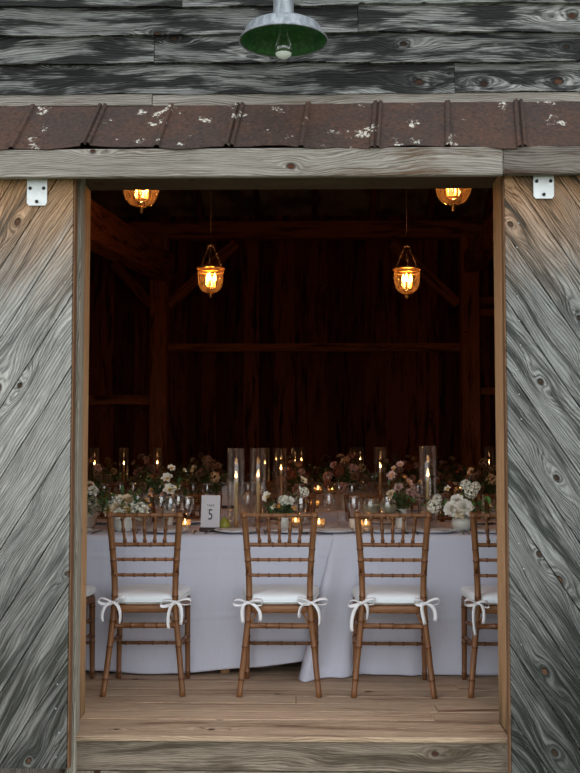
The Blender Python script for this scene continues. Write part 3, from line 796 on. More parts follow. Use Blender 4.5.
def make_chair(seed, small=False):
    root = empty('ballroom_chair')
    for sg in (-1, 1):
        part_tube('back_post', root, [(sg*.200, -.052, 0), (sg*.180, -.020, .18), (sg*.156, -.001, .43), (sg*.155, .002, .58), (sg*.165, -.012, .74), (sg*.178, -.036, .902), (sg*.179, -.039, .914)],
                  .0145, .0165, [.11, .27, .40, .53, .66, .735, .80, .975], bead=.0018)
        part_tube('front_leg', root, [(sg*.186, .368, 0), (sg*.184, .366, .2), (sg*.182, .364, .435)], .0125, .0165, [.12, .45, .52, .85], bead=.0018)
        part_tube('side_stretcher', root, [(sg*.165, .0, .345), (sg*.184, .364, .31)], .009, .009, [.12, .2, .5, .8, .88])
        part_tube('side_stretcher', root, [(sg*.174, -.015, .25), (sg*.185, .364, .235)], .009, .009, [.12, .2, .5, .8, .88])
    part_tube('crest_rail', root, [(-.180, -.036, .901), (-.09, -.043, .901), (0, -.045, .901), (.09, -.043, .901), (.180, -.036, .901)], .0105, .0105, [.06, .24, .41, .59, .76, .94])
    part_tube('back_rail', root, [(-.166, -.012, .752), (0, -.018, .752), (.166, -.012, .752)], .0105, .0105, [.06, .24, .41, .59, .76, .94])
    for z in (.676, .598): part_tube('back_rail', root, [(-.159, -.006, z), (0, -.010, z), (.159, -.006, z)], .0082, .0082, [.06, .2, .35, .5, .65, .8, .94])
    for k in range(5):
        x = (k-2)*.0535; part_tube('spindle', root, [(x*.93, -.018, .76), (x, -.034, .83), (x*1.05, -.044, .895)], .0072, .0072, [.12, .5, .88], bead=.003, bw=.012)
    part_tube('rear_stretcher', root, [(-.163, -.004, .345), (.163, -.004, .345)], .0135, .0135, [.05, .3, .5, .7, .95])
    part_tube('front_stretcher', root, [(-.184, .364, .19), (.184, .364, .19)], .009, .009, [.1, .3, .5, .7, .9])
    a = MB(); puff(a, outline(.195, .330, .415, .415, 56, 7), [(.94, .408), (.985, .409), (1.0, .414), (1.0, .440), (.985, .445), (.94, .447)])
    a.build('seat', M['chair'], root)
    for sg in (-1, 1):
        for ang_, y0_ in ((0, 0),):
            part_tube('corner_brace', root, [(sg*.158, -.002, .33), (sg*.12, 0.004, .408)], .006, .006, [])
    add_cushion(root, seed)
    return root
near_spots = [(38, 694, -2, 'ballroom chair cut off by the left door jamb, only seat edge showing'),
              (143, 696, 1.5, 'brown bamboo-style ballroom chair in front of the white flower bowl, leftmost full chair'),
              (279.5, 695, 0, 'brown ballroom chair in the middle, right of the number 5 card'),
              (393, 694.5, -1.5, 'brown ballroom chair in front of the pink flowers, cloth pooling beside it'),
              (508, 694, -2, 'brown ballroom chair half hidden by the right door jamb')]
G1 = 'ballroom chairs along the near side of the front table'
chs = []; proto = None
for i, (px, py, a_, lb) in enumerate(near_spots):
    p = PZ(px, py, 0); yy = PZ(143, 696, 0).y+.035
    if proto is None: c_ = make_chair(1); proto = c_
    else:
        c_ = copy_tree(proto, (0, 0, 0))
        # every cushion has its own folds and bows
        for ch in kids(c_):
            if ch.name.startswith('cushion'):
                for g_ in kids(ch): bpy.data.objects.remove(g_)
                bpy.data.objects.remove(ch)
        add_cushion(c_, 11+i)
    c_.location = (p.x, yy, 0); c_.rotation_euler = (0, 0, R(a_)); tag(c_, lb, 'chair', G1); chs.append(c_)
CX = [c_.location.x for c_ in chs]

# ------------------------------------------------------------------ tables and cloths
ZTB = .75
def table(x0, x1, y0, y1, label, inset=.35, iy=.08):
    root = empty('banquet_table', ((x0+x1)/2, (y0+y1)/2, 0)); tag(root, label, 'table')
    hx = (x1-x0)/2; hy = (y1-y0)/2
    a = MB(); a.box((0, 0, ZTB-.02), (2*hx-.01, 2*hy-.01, .03), ch=.003); a.build('tabletop', M['pale_wood'], root)
    for sx in (-1, 1):
        for sy in (-1, 1):
            a = MB(); a.box((sx*(hx-inset), sy*(hy-iy), (ZTB-.035)/2), (.05, .05, ZTB-.035), grain=2, ch=.003); a.build('leg', M['pale_wood'], root)
    return root
def cloth(x0, x1, y0, y1, label, seed, cone=False, dx=.025, hem=lambda x: .02, rise=0.0, group=None, amp=1.0, endl=False, endr=False):
    r = random.Random(seed); n = int((x1-x0)/dx); rows = []
    A = [(r.uniform(.7, 1.0), r.uniform(3, 5), r.uniform(0, 6)), (r.uniform(.4, .8), r.uniform(7, 10), r.uniform(0, 6)), (r.uniform(.2, .4), r.uniform(14, 20), r.uniform(0, 6))]
    NV = 60 if dx < .04 else 14
    for i in range(n+1):
        x = x0+(x1-x0)*i/n; u = x-x0; row = []
        fold = sum(a_*math.sin(f_*x+p_) for a_, f_, p_ in A)
        zt = ZTB+.004+rise
        for side in (1, -1):   # far side first (hem to top), then top, then near
            pts = []
            for k in range(NV+1):
                t = k/NV; z = zt-(zt-hem(x))*t
                o_ = .012*min(1, t*12)**.5+t*(.012+.014*fold*amp)
                xx = x
                if cone and side < 0:
                    g = math.exp(-(u/.22)**2)
                    xx = x-.19*t*math.exp(-(u/.16)**2)
                    o_ += t*.13*math.exp(-((u-.035)/.045)**2)+t*.065*math.exp(-((u-.135)/.028)**2)-t*.02*math.exp(-((u-.20)/.04)**2)+t*.025*math.exp(-((u-.42)/.05)**2)+t*.010*math.sin(u*85)*math.exp(-(u/.2)**2)
                    if t > .93: o_ += (t-.93)*.8*math.exp(-(u/.15)**2)
                # pressed crease lines
                if side < 0: o_ += .005*math.exp(-((t-.15)/.014)**2)*(.6+.4*math.sin(x*5)) + .004*math.exp(-((t-.60)/.014)**2)+.0025*math.sin(x*4.2)**12
                pts.append(Vector((xx, (y1+o_) if side > 0 else (y0-o_), z)))
            if side > 0: row += pts[::-1]
            else:
                for q in (.1, .3, .5, .7, .9): row.append(Vector((x, y1+(y0-y1)*q, zt+.0006*math.sin(x*9+q*7))))
                row += pts
        rows.append(row)
    if endr:   # right end hangs down too
        last = rows[-1]; top = ZTB+.004+rise; e0 = last
        for q in range(1, 12):
            t = q/11; row = []
            for v in e0:
                zz_ = min(v.z, top-(top-.03)*t)
                row.append(Vector((v.x+.012*min(1, t*6)+.03*t, v.y, zz_)))
            rows.append(row)
    if endl:
        first = rows[0]; top = ZTB+.004+rise; pre = []
        for q in range(1, 12):
            t = q/11
            pre.append([Vector((v.x-.012*min(1, t*6)-.03*t, v.y, min(v.z, top-(top-.03)*t))) for v in first])
        rows = pre[::-1]+rows
    a = MB(); a.grid(rows)
    o = solid(a.build('tablecloth', M['cloth']), .0015); return tag(o, label, 'tablecloth', group)
Y10 = PZ(250, 537, ZTB).y+.02; print('Y10', Y10, PZ(143, 696, 0).y); Y11 = PZ(250, 523, ZTB).y
xs_ = P(336, 540, Y10).x
def hemL(x):
    q = P(185, 660, Y10).x; q2 = xs_
    t = max(0, min(1, (x-q)/(q2-q))); return .012+.075*t*t*(3-2*t)+.006*math.sin(x*9)
cloth(-3.6, xs_+.02, Y10, Y11, 'white floor-length tablecloth on the left half of the front table', 1, hem=hemL, amp=.9)
cloth(xs_-.015, 3.0, Y10, Y11, 'white tablecloth on the right half, its left corner pooling on the floor', 5, cone=True, rise=.004, hem=lambda x: .006, amp=.45, dx=.010)
pf = P(225, 672, Y10+.05)
table(-2.6, xs_-.02, Y10+.012, Y11-.012, 'front banquet table, left one, hidden by its cloth but for a wooden foot', xs_-.02-pf.x, .04)
table(xs_+.01, 2.9, Y10+.012, Y11-.012, 'front banquet table, right one, hidden by its cloth')
ROW = {2: (7.95, 8.85), 3: (10.8, 11.7), 4: (13.9, 14.8)}
nm = {2: 'second', 3: 'third', 4: 'fourth'}
for k, (a0, a1) in ROW.items():
    cloth(-4.5, 4.6, a0, a1, 'dim tablecloth on the %s table back from the doorway' % nm[k], 20+k, dx=.05, endl=True, endr=True, hem=lambda x: .03)
    table(-4.4, 4.5, a0+.01, a1-.01, '%s long banquet table back from the doorway, under its cloth' % nm[k])

# other chairs
def chair_row(xs, y, rz, group, lbf):
    for i, x in enumerate(xs):
        copy_tree(proto, (x, y, 0), rz+R(rnd.uniform(-3, 3)), lbf(i), group)
cols = ['behind the white flowers at the left', 'behind the leftmost full front chair', 'behind the middle front chair', 'behind the front chair by the pink flowers', 'at the right door jamb']
chair_row([x+rnd.uniform(-.03, .03) for x in CX], Y11+.40, math.pi, 'ballroom chairs on the far side of the front table', lambda i: 'dim chair facing us across the front table, '+cols[i])
XS2 = [-2.3, -1.65, -.95, -.2, .75, 1.4, 2.05]
cl2 = ['far left', 'left', 'left of centre', 'centre', 'right of centre', 'right', 'far right']
chair_row(XS2, ROW[2][0]-.50, 0, 'chairs at the near side of the second table', lambda i: 'shadowed ballroom chair at the second table, %s, back towards us' % cl2[i])
chair_row(XS2, ROW[2][1]+.42, math.pi, 'chairs at the far side of the second table', lambda i: 'shadowed ballroom chair at the second table, %s, facing us' % cl2[i])
chair_row([x*1.25 for x in XS2], ROW[3][0]-.50, 0, 'chairs at the near side of the third table', lambda i: 'barely lit ballroom chair at the third table, %s' % cl2[i])

# ------------------------------------------------------------------ tableware
def mk_hurricane(h=.48, r=.052):
    a = MB(); a.lathe([(r-.002, .002), (r, .002), (r, h), (r-.0015, h+.001), (r-.0025, h), (r-.0025, .004)], seg=32); return a
hur = mk_hurricane().build('hurricane_glass', M['glass'])
def mk_taper(h=.30):
    root = empty('taper_candle')
    a = MB(); a.lathe([(.001, .0), (.034, .0), (.034, .006), (.012, .010), (.010, .03), (.015, .035), (.015, .045), (.0115, .046)], seg=20); a.build('candle_holder', M['brass'], root)
    a = MB(); a.lathe([(.0112, .034), (.0108, h*.5), (.0095, h-.006), (.007, h), (.001, h-.002)], seg=16); a.build('candle_stick', M['wax'], root)
    a = MB(); a.tube([(0, 0, h-.003), (.001, 0, h+.008)], .0012, 5); a.build('wick', M['ink'], root)
    a = MB(); a.lathe([(.001, h+.003), (.005, h+.007), (.0066, h+.012), (.0045, h+.019), (.002, h+.025), (.0005, h+.029)], seg=10); a.build('flame', M['flame'], root)
    return root
taper = mk_taper()
def mk_votive(lit=True):
    root = empty('votive_candle')
    a = MB(); a.lathe([(.001, .003), (.026, .002), (.030, .006), (.033, .03), (.035, .066), (.0335, .066), (.031, .03), (.028, .008), (.001, .006)], seg=24); a.build('glass_cup', M['votive'], root)
    a = MB(); a.lathe([(.001, .009), (.027, .009), (.030, .036), (.026, .038), (.001, .036)], seg=20); a.build('wax', M['waxw'] , root)
    if lit:
        a = MB(); a.lathe([(.001, .038), (.004, .043), (.0055, .049), (.003, .060), (.0005, .068)], seg=10); a.build('flame', M['flame'], root)
    return root
votive = mk_votive(); 
def mk_wine():
    root = empty('wine_glass')
    a = MB(); a.lathe([(.003, .098), (.018, .104), (.034, .120), (.042, .145), (.043, .165), (.038, .190), (.034, .208), (.0335, .208), (.0375, .188), (.042, .165)], seg=24); a.build('bowl', M['crystal'], root)
    a = MB(); a.lathe([(.036, .0), (.036, .002), (.012, .006), (.0045, .014), (.0035, .06), (.004, .098)], seg=20); a.build('stem', M['glass'], root)
    return root
wine = mk_wine()
def mk_goblet():
    root = empty('gin_goblet')
    a = MB(); a.lathe([(.003, .085), (.025, .090), (.046, .112), (.054, .140), (.052, .168), (.044, .192), (.0435, .192), (.0515, .168)], seg=24); a.build('bowl', M['crystal'], root)
    a = MB(); a.lathe([(.038, .0), (.038, .002), (.012, .006), (.005, .014), (.004, .05), (.005, .085)], seg=20); a.build('stem', M['glass'], root)
    a = MB(); a.lathe([(.002, .090), (.024, .093), (.044, .113), (.051, .140), (.050, .160), (.001, .160)], seg=24); a.build('drink', M['drink'], root)
    return root
goblet = mk_goblet()
def mk_tumbler():
    a = MB(); a.lathe([(.001, .003), (.028, .001), (.032, .003), (.036, .09), (.035, .09), (.031, .008), (.001, .008)], seg=24); return a.build('water_tumbler', M['glass'])
tumbler = mk_tumbler()
def mk_plate():
    a = MB(); a.lathe([(.001, .002), (.07, .001), (.085, .004), (.128, .015), (.134, .018), (.132, .020), (.085, .009), (.06, .006), (.001, .006)], seg=40); return a.build('dinner_plate', M['plate'])
plate = mk_plate()
def mk_napkin():
    a = MB(); rows = []
    for i in range(9):
        rows.append([Vector(((i-4)*.012+.002*math.sin(j), (j-6)*.017, .006+.007*math.cos((i-4)/4*1.4)+.002*math.sin(i*2+j*.8))) for j in range(13)])
    a.grid(rows); return solid(a.build('folded_napkin', M['napkin']), .004, -1)
napkin = mk_napkin()
def mk_fork():
    a = MB(); a.tube([(0, -.09, .003), (0, -.02, .004), (0, .03, .008)], [.0045, .003, .0028], 8); a.box((0, .045, .008), (.022, .03, .002), grain=1)
    for k in range(4): a.tube([((k-1.5)*.006, .058, .008), ((k-1.5)*.006, .10, .012)], [.0018, .0012], 6)
    return a.build('fork', M['silver'])
fork = mk_fork()
def mk_knife():
    a = MB(); a.tube([(0, -.1, .003), (0, 0, .004)], [.005, .004], 8); a.box((.002, .055, .004), (.016, .11, .0018), grain=1, ch=.0005); return a.build('table_knife', M['silver'])
knife = mk_knife()
protos_used = set()
def put(pr, loc, rz, label, cat, group, scale=1.0):
    if pr.name not in protos_used:
        protos_used.add(pr.name); o = pr; o.location = loc; o.rotation_euler = (0, 0, rz); o.scale = (scale,)*3
    else: o = copy_tree(pr, loc, rz, scale=scale)
    return tag(o, label, cat, group)
Z = ZTB+.006
def on(px, py, z=Z): p = PZ(px, py, z); return p
def at(px, Y, z=Z): q = P(px, 500, Y); return Vector((q.x, Y, z))
def flame_light(p, dz, e=.05):
    l = bpy.data.lights.new('candle_light', 'POINT'); l.energy = e; l.color = (1, .5, .2); l.shadow_soft_size = .012
    o = bpy.data.objects.new('candle_light', l); col.objects.link(o); o.location = Vector(p)+Vector((0, 0, dz))

# hurricanes with tapers: (px, Y, glass scale, where)
H = [(236, 6.25, 1.0, 'beside the number 5 card on the front table'), (258, 6.5, 1.0, 'on the front table, just right of its twin'),
     (428, 6.25, 1.03, 'right of the pink flowers on the front table'),
     (281, 8.5, 1.0, 'on the second table behind the middle chair'), (380.5, 8.5, 1.02, 'on the second table above the round goblet'),
     (94, 10.98, 1.0, 'on the third table at the left jamb'), (123.5, 11.0, 1.0, 'on the third table above the white flower bowl'), (157, 10.98, 1.0, 'on the third table above the white daisies'),
     (489.5, 10.98, 1.03, 'on the third table by the right jamb'),
     (265, 10.98, 1.0, 'on the third table between the two front ones'), (295, 14.2, 1.0, 'on the fourth table, left of a central pair'),
     (301.5, 14.4, 1.0, 'on the fourth table, right of a central pair'), (354.5, 14.2, 1.02, 'on the fourth table, third from its right'), (360.5, 14.4, 1.02, 'on the fourth table, furthest right there'),
     (276, 14.4, 1.0, 'on the fourth table just left of centre')]
for px, Y, s_, wl in H:
    p = at(px, Y); hsc = s_
    put(hur, p, rnd.random(), 'tall hurricane cylinder '+wl, 'glass cylinder', 'hurricane cylinders along the tables', hsc)
    put(taper, p+Vector((0, 0, .004)), rnd.random(), 'lit taper candle in tall glass '+wl, 'candle', 'taper candles in hurricane glasses', s_*(1.0 if Y < 7 else rnd.uniform(1.0, 1.04)))
    flame_light(p, .365*s_, .035 if Y < 7 else .03)
# votives: px, py(base), Y or None
VT = [(185, 530.5, 'beside the wine glasses left of the number 5 card'), (295.5, 528, 'behind the middle chair back'), (319, 530, 'right of the middle chair on the front table'),
      (366, 531, 'behind the right-hand chair back'), (308, 508.5, 'on the second table, left one of a touching pair'), (315, 508.5, 'on the second table, right one of a touching pair')]
for px, py, wl in VT:
    p = on(px, py); put(votive, p, 0, 'lit votive in clear cup '+wl, 'candle', 'lit votive candles'); flame_light(p, .058, .020)
for px, Y, wl in [(318, 11.0, 'on the third table, left of the centre gap'), (332, 10.95, 'on the third table, right of the centre gap'), (176, 11.1, 'on the third table behind the wine glasses'), (460, 11.1, 'on the third table right of the tall hurricane')]:
    p = at(px, Y); put(votive, p, 0, 'small glowing votive candle '+wl, 'candle', 'lit votive candles', 1.25); flame_light(p, .09, .02)
a = MB(); a.lathe([(.001, .0), (.027, .0), (.027, .07), (.022, .072), (.001, .07)], seg=24); o = a.build('pillar_candle', M['waxw']); o.location = on(354, 531)
tag(o, 'short unlit white pillar candle left of a lit votive, front table', 'candle')
# wine glasses
WG = [(161, 6.35, 'left of the white daisies group'), (170, 6.2, 'middle of the three by the white daisies'), (187.5, 6.15, 'directly above the small votive left of the number card'),
      (178, 6.45, 'half hidden between its neighbours by the daisies'), (283, 6.35, 'behind the middle chair back, left one'), (301, 6.2, 'behind the middle chair back, right one'),
      (354, 6.2, 'left of the round goblets'), (387.5, 6.5, 'in front of the pink flower vase'), (137, 6.5, 'behind the white flower bowl'), (247.5, 6.6, 'between the two tall hurricanes'),
      (440, 6.5, 'right of the tall hurricane at right'), (112, 6.55, 'left of the white flower bowl'), (329, 6.6, 'at the cloth seam')]
for px, Y, wl in WG: put(wine, at(px, Y), rnd.random()*6, 'clear wine glass on front table '+wl, 'wine glass', 'wine glasses on the front table', .98)
for px, Y, wl in [(371, 6.2, 'holding pale drink, left one'), (388, 6.15, 'holding pale drink, right one by the pink flowers')]:
    put(goblet, at(px, Y), 0, 'round-bowled goblet '+wl, 'goblet', 'goblets of pale drink', .98)
for px, Y, wl in [(305, 6.55, 'behind the votive by the middle chair'), (343, 6.5, 'left of the pillar candle'), (412, 6.55, 'right of the pink flower vase'), (147, 6.6, 'behind the wine glasses at left')]:
    put(tumbler, at(px, Y), 0, 'clear water tumbler '+wl, 'tumbler', 'water tumblers on the front table')
for r_i, (Y0, Y1) in ROW.items():
    if r_i == 4: continue
    pxs = {2: [104, 120, 133, 160, 179, 193, 207, 219, 248, 262, 300, 327, 339, 352, 365, 400, 418, 447, 462, 476], 3: [108, 140, 150, 190, 214, 250, 340, 372, 395, 430, 470]}[r_i]
    for k, px in enumerate(pxs):
        Y = Y0+.15+((k*37) % 10)/10*.6
        put(wine, at(px, Y), rnd.random()*6, 'dim stemmed glass on %s table, %s from the left' % (nm[r_i], ['first', 'second', 'third', 'fourth', 'fifth', 'sixth', 'seventh', 'eighth', 'ninth', 'tenth', 'eleventh', 'twelfth', 'thirteenth', 'fourteenth', 'fifteenth', 'sixteenth', 'seventeenth', 'eighteenth', 'nineteenth', 'twentieth'][k]), 'wine glass', 'wine glasses on the %s table' % nm[r_i], 1.0)
# place settings near side, front table
ps_ = [(CX[0]+.0, 'at the left jamb'), (CX[1]+.02, 'before the leftmost full chair'), (CX[2]-.26, 'left of the middle chair, by the pear'), (CX[2]+.06, 'before the middle chair'),
       (CX[3]-.28, 'left of the chair by the pink flowers'), (CX[3]+.02, 'before the chair by the pink flowers'), (CX[4]-.30, 'left of the chair at the right jamb'), (CX[4]+.05, 'before the chair at the right jamb')]
for x, wl in ps_:
    p = Vector((x, Y10+.17, ZTB+.0085))
    put(plate, p, 0, 'dinner plate on the front table '+wl, 'plate', 'dinner plates on the near edge of the front table')
    put(napkin, p+Vector((.0, 0, .008)), R(rnd.uniform(60, 120)), 'pale folded napkin lying on the plate '+wl, 'napkin', 'napkins on the front plates')
    put(fork, p+Vector((-.165, -.02, .002)), R(rnd.uniform(-6, 6)), 'silver fork left of plate '+wl, 'fork', 'forks on the front table')
    put(knife, p+Vector((.16, -.02, .002)), R(rnd.uniform(-6, 6)), 'silver knife right of the plate '+wl, 'knife', 'knives on the front table')
for x, wl in [(q+.05, cols[i]) for i, q in enumerate(CX)]:
    p = Vector((x, Y11-.16, ZTB+.0085)); put(plate, p, 0, 'dinner plate at front table far edge '+wl, 'plate', 'dinner plates on the far edge of the front table')
for k, x in enumerate(XS2):
    put(plate, Vector((x, ROW[2][0]+.17, ZTB+.0065)), 0, 'shadowed dinner plate on the second table, '+cl2[k], 'plate', 'dinner plates on the second table')

# number cards
def text_part(txt, size, parent, loc, name, sx=1.0):
    cu = bpy.data.curves.new(name, 'FONT'); cu.body = txt; cu.size = size; cu.align_x = 'CENTER'; cu.align_y = 'CENTER'; cu.extrude = .0003
    ob = bpy.data.objects.new(name, cu); col.objects.link(ob); dg = bpy.context.evaluated_depsgraph_get()
    me = bpy.data.meshes.new_from_object(ob.evaluated_get(dg)); bpy.data.objects.remove(ob)
    me.materials.clear(); me.materials.append(M['ink'])
    o = bpy.data.objects.new(name, me); col.objects.link(o); o.parent = parent; o.location = loc; o.rotation_euler = (R(90-8), 0, 0); o.scale = (sx, 1, 1)
    return o
def card(p, rz, label, num='5'):
    root = empty('table_number_card', p, rz); tag(root, label, 'table number')
    rot = Matrix.Rotation(R(-8), 3, 'X')
    a = MB(); a.box(Vector((0, .0, .020))+rot@Vector((0, 0, .095)), (.112, .0022, .19), rot, 2); a.build('card', M['card'], root)
    a = MB(); a.box((0, 0, .012), (.118, .045, .024), grain=0, ch=.002); b_ = a.build('base', M['dark_wood'], root); b_['label'] = 'dark wooden base'
    f_ = lambda z: Vector((0, 0, .020))+rot@Vector((0, -.0014, z))
    text_part(num, .088, root, f_(.075), 'numeral', .72); text_part('TABLE', .016, root, f_(.130), 'lettering', .95)
    return root
card(on(210, 531.5), R(-6), 'white number 5 card on a dark wooden base, front table', '5')
card(at(229, 8.4), R(8), 'dim table number card seen through the glass behind the number 5', '9')
# pear
a = MB(); a.lathe([(.001, 0), (.02, .003), (.034, .018), (.036, .034), (.028, .052), (.018, .066), (.012, .076), (.001, .080)], seg=20); pr = empty('green_pear', on(224.5, 531)); a.build('flesh', M['pear'], pr)
a = MB(); a.tube([(0, 0, .077), (.004, 0, .095)], .0015, 6); a.build('stalk', M['dark_wood'], pr); tag(pr, 'green pear at the foot of the number 5 card', 'pear')

# ------------------------------------------------------------------ flowers
def petal(a, M4, L, W, cup, curl, mi=0, nn=4):
    rows = []
    for i in range(nn+1):
        t = i/nn; w_ = W*(math.sin(math.pi*min(1, t*.85+.12))**.7)*.5; row = []
        for j in (-1, -.5, 0, .5, 1):
            row.append(M4@Vector((w_*j, L*t, cup*t*t*L+curl*L*max(0, t-.6)**2*4-(-abs(j)**2)*W*.16)))
        rows.append(row)
    V = [p for r__ in rows for p in r__]; nc = 5; fs = []; uv = []
    for i in range(nn):
        for j in range(4): fs.append((i*nc+j, i*nc+j+1, (i+1)*nc+j+1, (i+1)*nc+j)); uv.append([(i/nn, j/4), (i/nn, (j+1)/4), ((i+1)/nn, (j+1)/4), ((i+1)/nn, j/4)])
    a.add(V, fs, uv, .5, mi, True)
def fl_daisy(seed, n=9, L=.030, W=.020, tilt=15):
    r = random.Random(seed); a = MB()
    for k in range(n):
        for_ = Matrix.Rotation(2*math.pi*k/n+r.uniform(-.1, .1), 4, 'Z')@Matrix.Rotation(R(tilt+r.uniform(-8, 8)), 4, 'X')
        petal(a, for_@Matrix.Translation((0, .004, 0)), L*r.uniform(.9, 1.1), W, .1, -.3)
    a.lathe([(.009, -.002), (.010, .002), (.007, .006), (.001, .008)], (0, 0, .001), 12, mi=1); return a
def fl_rose(seed, s=1.0):
    r = random.Random(seed); a = MB()
    for lay, (n, tilt, L, W) in enumerate([(7, 8, .036, .032), (7, 30, .032, .030), (6, 50, .026, .026), (5, 66, .020, .020), (4, 78, .014, .014)]):
        for k in range(n):
            m4 = Matrix.Translation((0, 0, .002*lay))@Matrix.Rotation(2*math.pi*k/n+lay*.5+r.uniform(-.2, .2), 4, 'Z')@Matrix.Rotation(R(tilt+r.uniform(-6, 6)), 4, 'X')
            petal(a, m4@Matrix.Translation((0, .003, 0)), L*s, W*s, .25, -.5)
    a.lathe([(.004, .0), (.005, .006), (.001, .010)], (0, 0, .004), 8, mi=1); return a
def fl_cluster(seed, n=26, rad=.036):
    r = random.Random(seed); a = MB()
    for k in range(n):
        z = 1-1.5*(k+.5)/n; ph = k*2.4; q = math.sqrt(max(0, 1-z*z)); d_ = Vector((q*math.cos(ph), q*math.sin(ph), z))
        m4 = Matrix.Translation(d_*rad+Vector((0, 0, .01)))@d_.to_track_quat('Z', 'Y').to_matrix().to_4x4()
        for j in range(4): petal(a, m4@Matrix.Rotation(j*math.pi/2+ph, 4, 'Z')@Matrix.Rotation(R(r.uniform(5, 25)), 4, 'X'), .014, .014, .1, -.3, nn=2)
    return a
def fl_small(seed):
    a = fl_daisy(seed, 5, .016, .014, 25); return a
FM = {}
def fmesh(key, a, mats):
    o = a.build('flower', mats); FM[key] = o.data; bpy.data.objects.remove(o)
for cname in ('white', 'cream', 'pink', 'rust', 'tan', 'mauve'):
    pm = M['p_'+cname]
    fmesh(('daisy', cname), fl_daisy(1), [pm, M['p_yel']]); fmesh(('anem', cname), fl_daisy(2, 7, .034, .030, 20), [pm, M['p_dark'] if cname != 'white' else M['p_yel']])
    fmesh(('rose', cname), fl_rose(3), [pm, M['p_yel']]); fmesh(('cluster', cname), fl_cluster(4), [pm, M['p_yel']]); fmesh(('small', cname), fl_small(6), [pm, M['p_yel']])
def leaf(a, base, dr, L, W, mi=0):
    dr = Vector(dr).normalized(); sd_ = dr.cross(Vector((0, 0, 1)));
    if sd_.length < .1: sd_ = Vector((1, 0, 0))
    sd_.normalize(); up_ = sd_.cross(dr); rows = []
    for i in range(6):
        t = i/5; w_ = W*math.sin(math.pi*(t*.9+.05))**.8*.5; c_ = base+dr*L*t-Vector((0, 0, 1))*L*.25*t*t
        rows.append([c_-sd_*w_+up_*w_*.35, c_, c_+sd_*w_+up_*w_*.35])
    a.grid(rows, mi=mi)
VASES = {
 'bowl': ([(.001, .002), (.04, .0), (.05, .006), (.060, .03), (.072, .075), (.078, .095), (.074, .095), (.055, .03), (.001, .01)], .09, .062),
 'cyl': ([(.001, .0), (.032, .0), (.034, .004), (.034, .125), (.031, .125), (.030, .01), (.001, .008)], .12, .024),
 'round': ([(.001, .0), (.035, .0), (.055, .018), (.064, .048), (.056, .078), (.036, .094), (.038, .100), (.033, .100), (.05, .078), (.001, .02)], .095, .03),
 'small': ([(.001, .0), (.028, .0), (.032, .004), (.030, .05), (.034, .085), (.030, .085), (.026, .05), (.001, .01)], .08, .022)}
def arrangement(p, vase, flowers, nleaf, seed, label, group='flower arrangements on the tables', leafmat='leaf', spread=(.14, .12, .16), vmat='ceramic', twigs=0):
    r = random.Random(seed); root = empty('flower_arrangement', p); tag(root, label, 'flowers', group)
    prf, zm, rm_ = VASES[vase]; a = MB(); a.lathe(prf, seg=32); v = a.build('vase', M[vmat], root)
    st = MB(); lf = MB()
    for (typ, cn, off, sc_) in flowers:
        h_ = Vector((off[0], off[1], zm+off[2])); o = bpy.data.objects.new('flower', FM[(typ, cn)]); col.objects.link(o); o.parent = root; o.location = h_
        d_ = Vector((off[0]*1.4+r.uniform(-.03, .03), off[1]*1.4-.09+r.uniform(-.03, .03), .06+abs(off[2])*.35)); o.rotation_mode = 'QUATERNION'; o.rotation_quaternion = d_.to_track_quat('Z', 'Y'); o.scale = (sc_,)*3
        m_ = Vector((off[0]*.15, off[1]*.15, zm-.01)); st.tube(bez(m_-Vector((0, 0, .04)), m_+Vector((0, 0, .04)), h_-d_.normalized()*.05, h_-d_.normalized()*.002, 6), .0016, 5)
        for k in range(2):
            q = m_.lerp(h_, r.uniform(.3, .8)); leaf(lf, q, (r.uniform(-1, 1), r.uniform(-1, .4), r.uniform(-.1, .7)), r.uniform(.03, .06), r.uniform(.014, .024))
    for k in range(nleaf):
        b_ = Vector((r.uniform(-1, 1)*rm_, r.uniform(-1, 1)*rm_, zm)); e = Vector((r.gauss(0, .6)*spread[0], r.gauss(0, .6)*spread[1], zm+r.random()*spread[2]))
        pts = bez(b_, b_+Vector((0, 0, .03)), e-Vector((0, 0, .02)), e, 5); st.tube(pts, .0011, 4)
        for q in range(4):
            leaf(lf, pts[2+q % 4], (r.uniform(-1, 1), r.uniform(-1, 1), r.uniform(-.2, .9)), r.uniform(.035, .08), r.uniform(.013, .026))
    for k in range(twigs):
        an = r.uniform(.1, 1.2); e = Vector((math.cos(an)*r.choice((1, 1, -1))*.2, r.uniform(-.05, .05), zm+.1+.16*math.sin(an))); pts = bez((0, 0, zm), (0, 0, zm+.08), e*.7+Vector((0, 0, .06)), e, 7); st.tube(pts, .001, 4)
        for q in range(3, 8):
            for s__ in (-1, 1): leaf(lf, pts[q], (s__*.6+e.x, 0, .8), .04, .008)
    st.build('stems', M['stem'], root); lf.build('foliage', M[leafmat], root)
    return root
def cloud(n, seed, types, cols_, sx, sy, sz, z0=.03, s=(.8, 1.15)):
    r = random.Random(seed); out = []
    for k in range(n):
        an = k*2.4; q = math.sqrt((k+.5)/n)
        out.append((r.choice(types), r.choice(cols_), (sx*q*math.cos(an), sy*q*math.sin(an)-.01, z0+sz*(1-q*q)*r.uniform(.6, 1.1)), r.uniform(*s)))
    return out
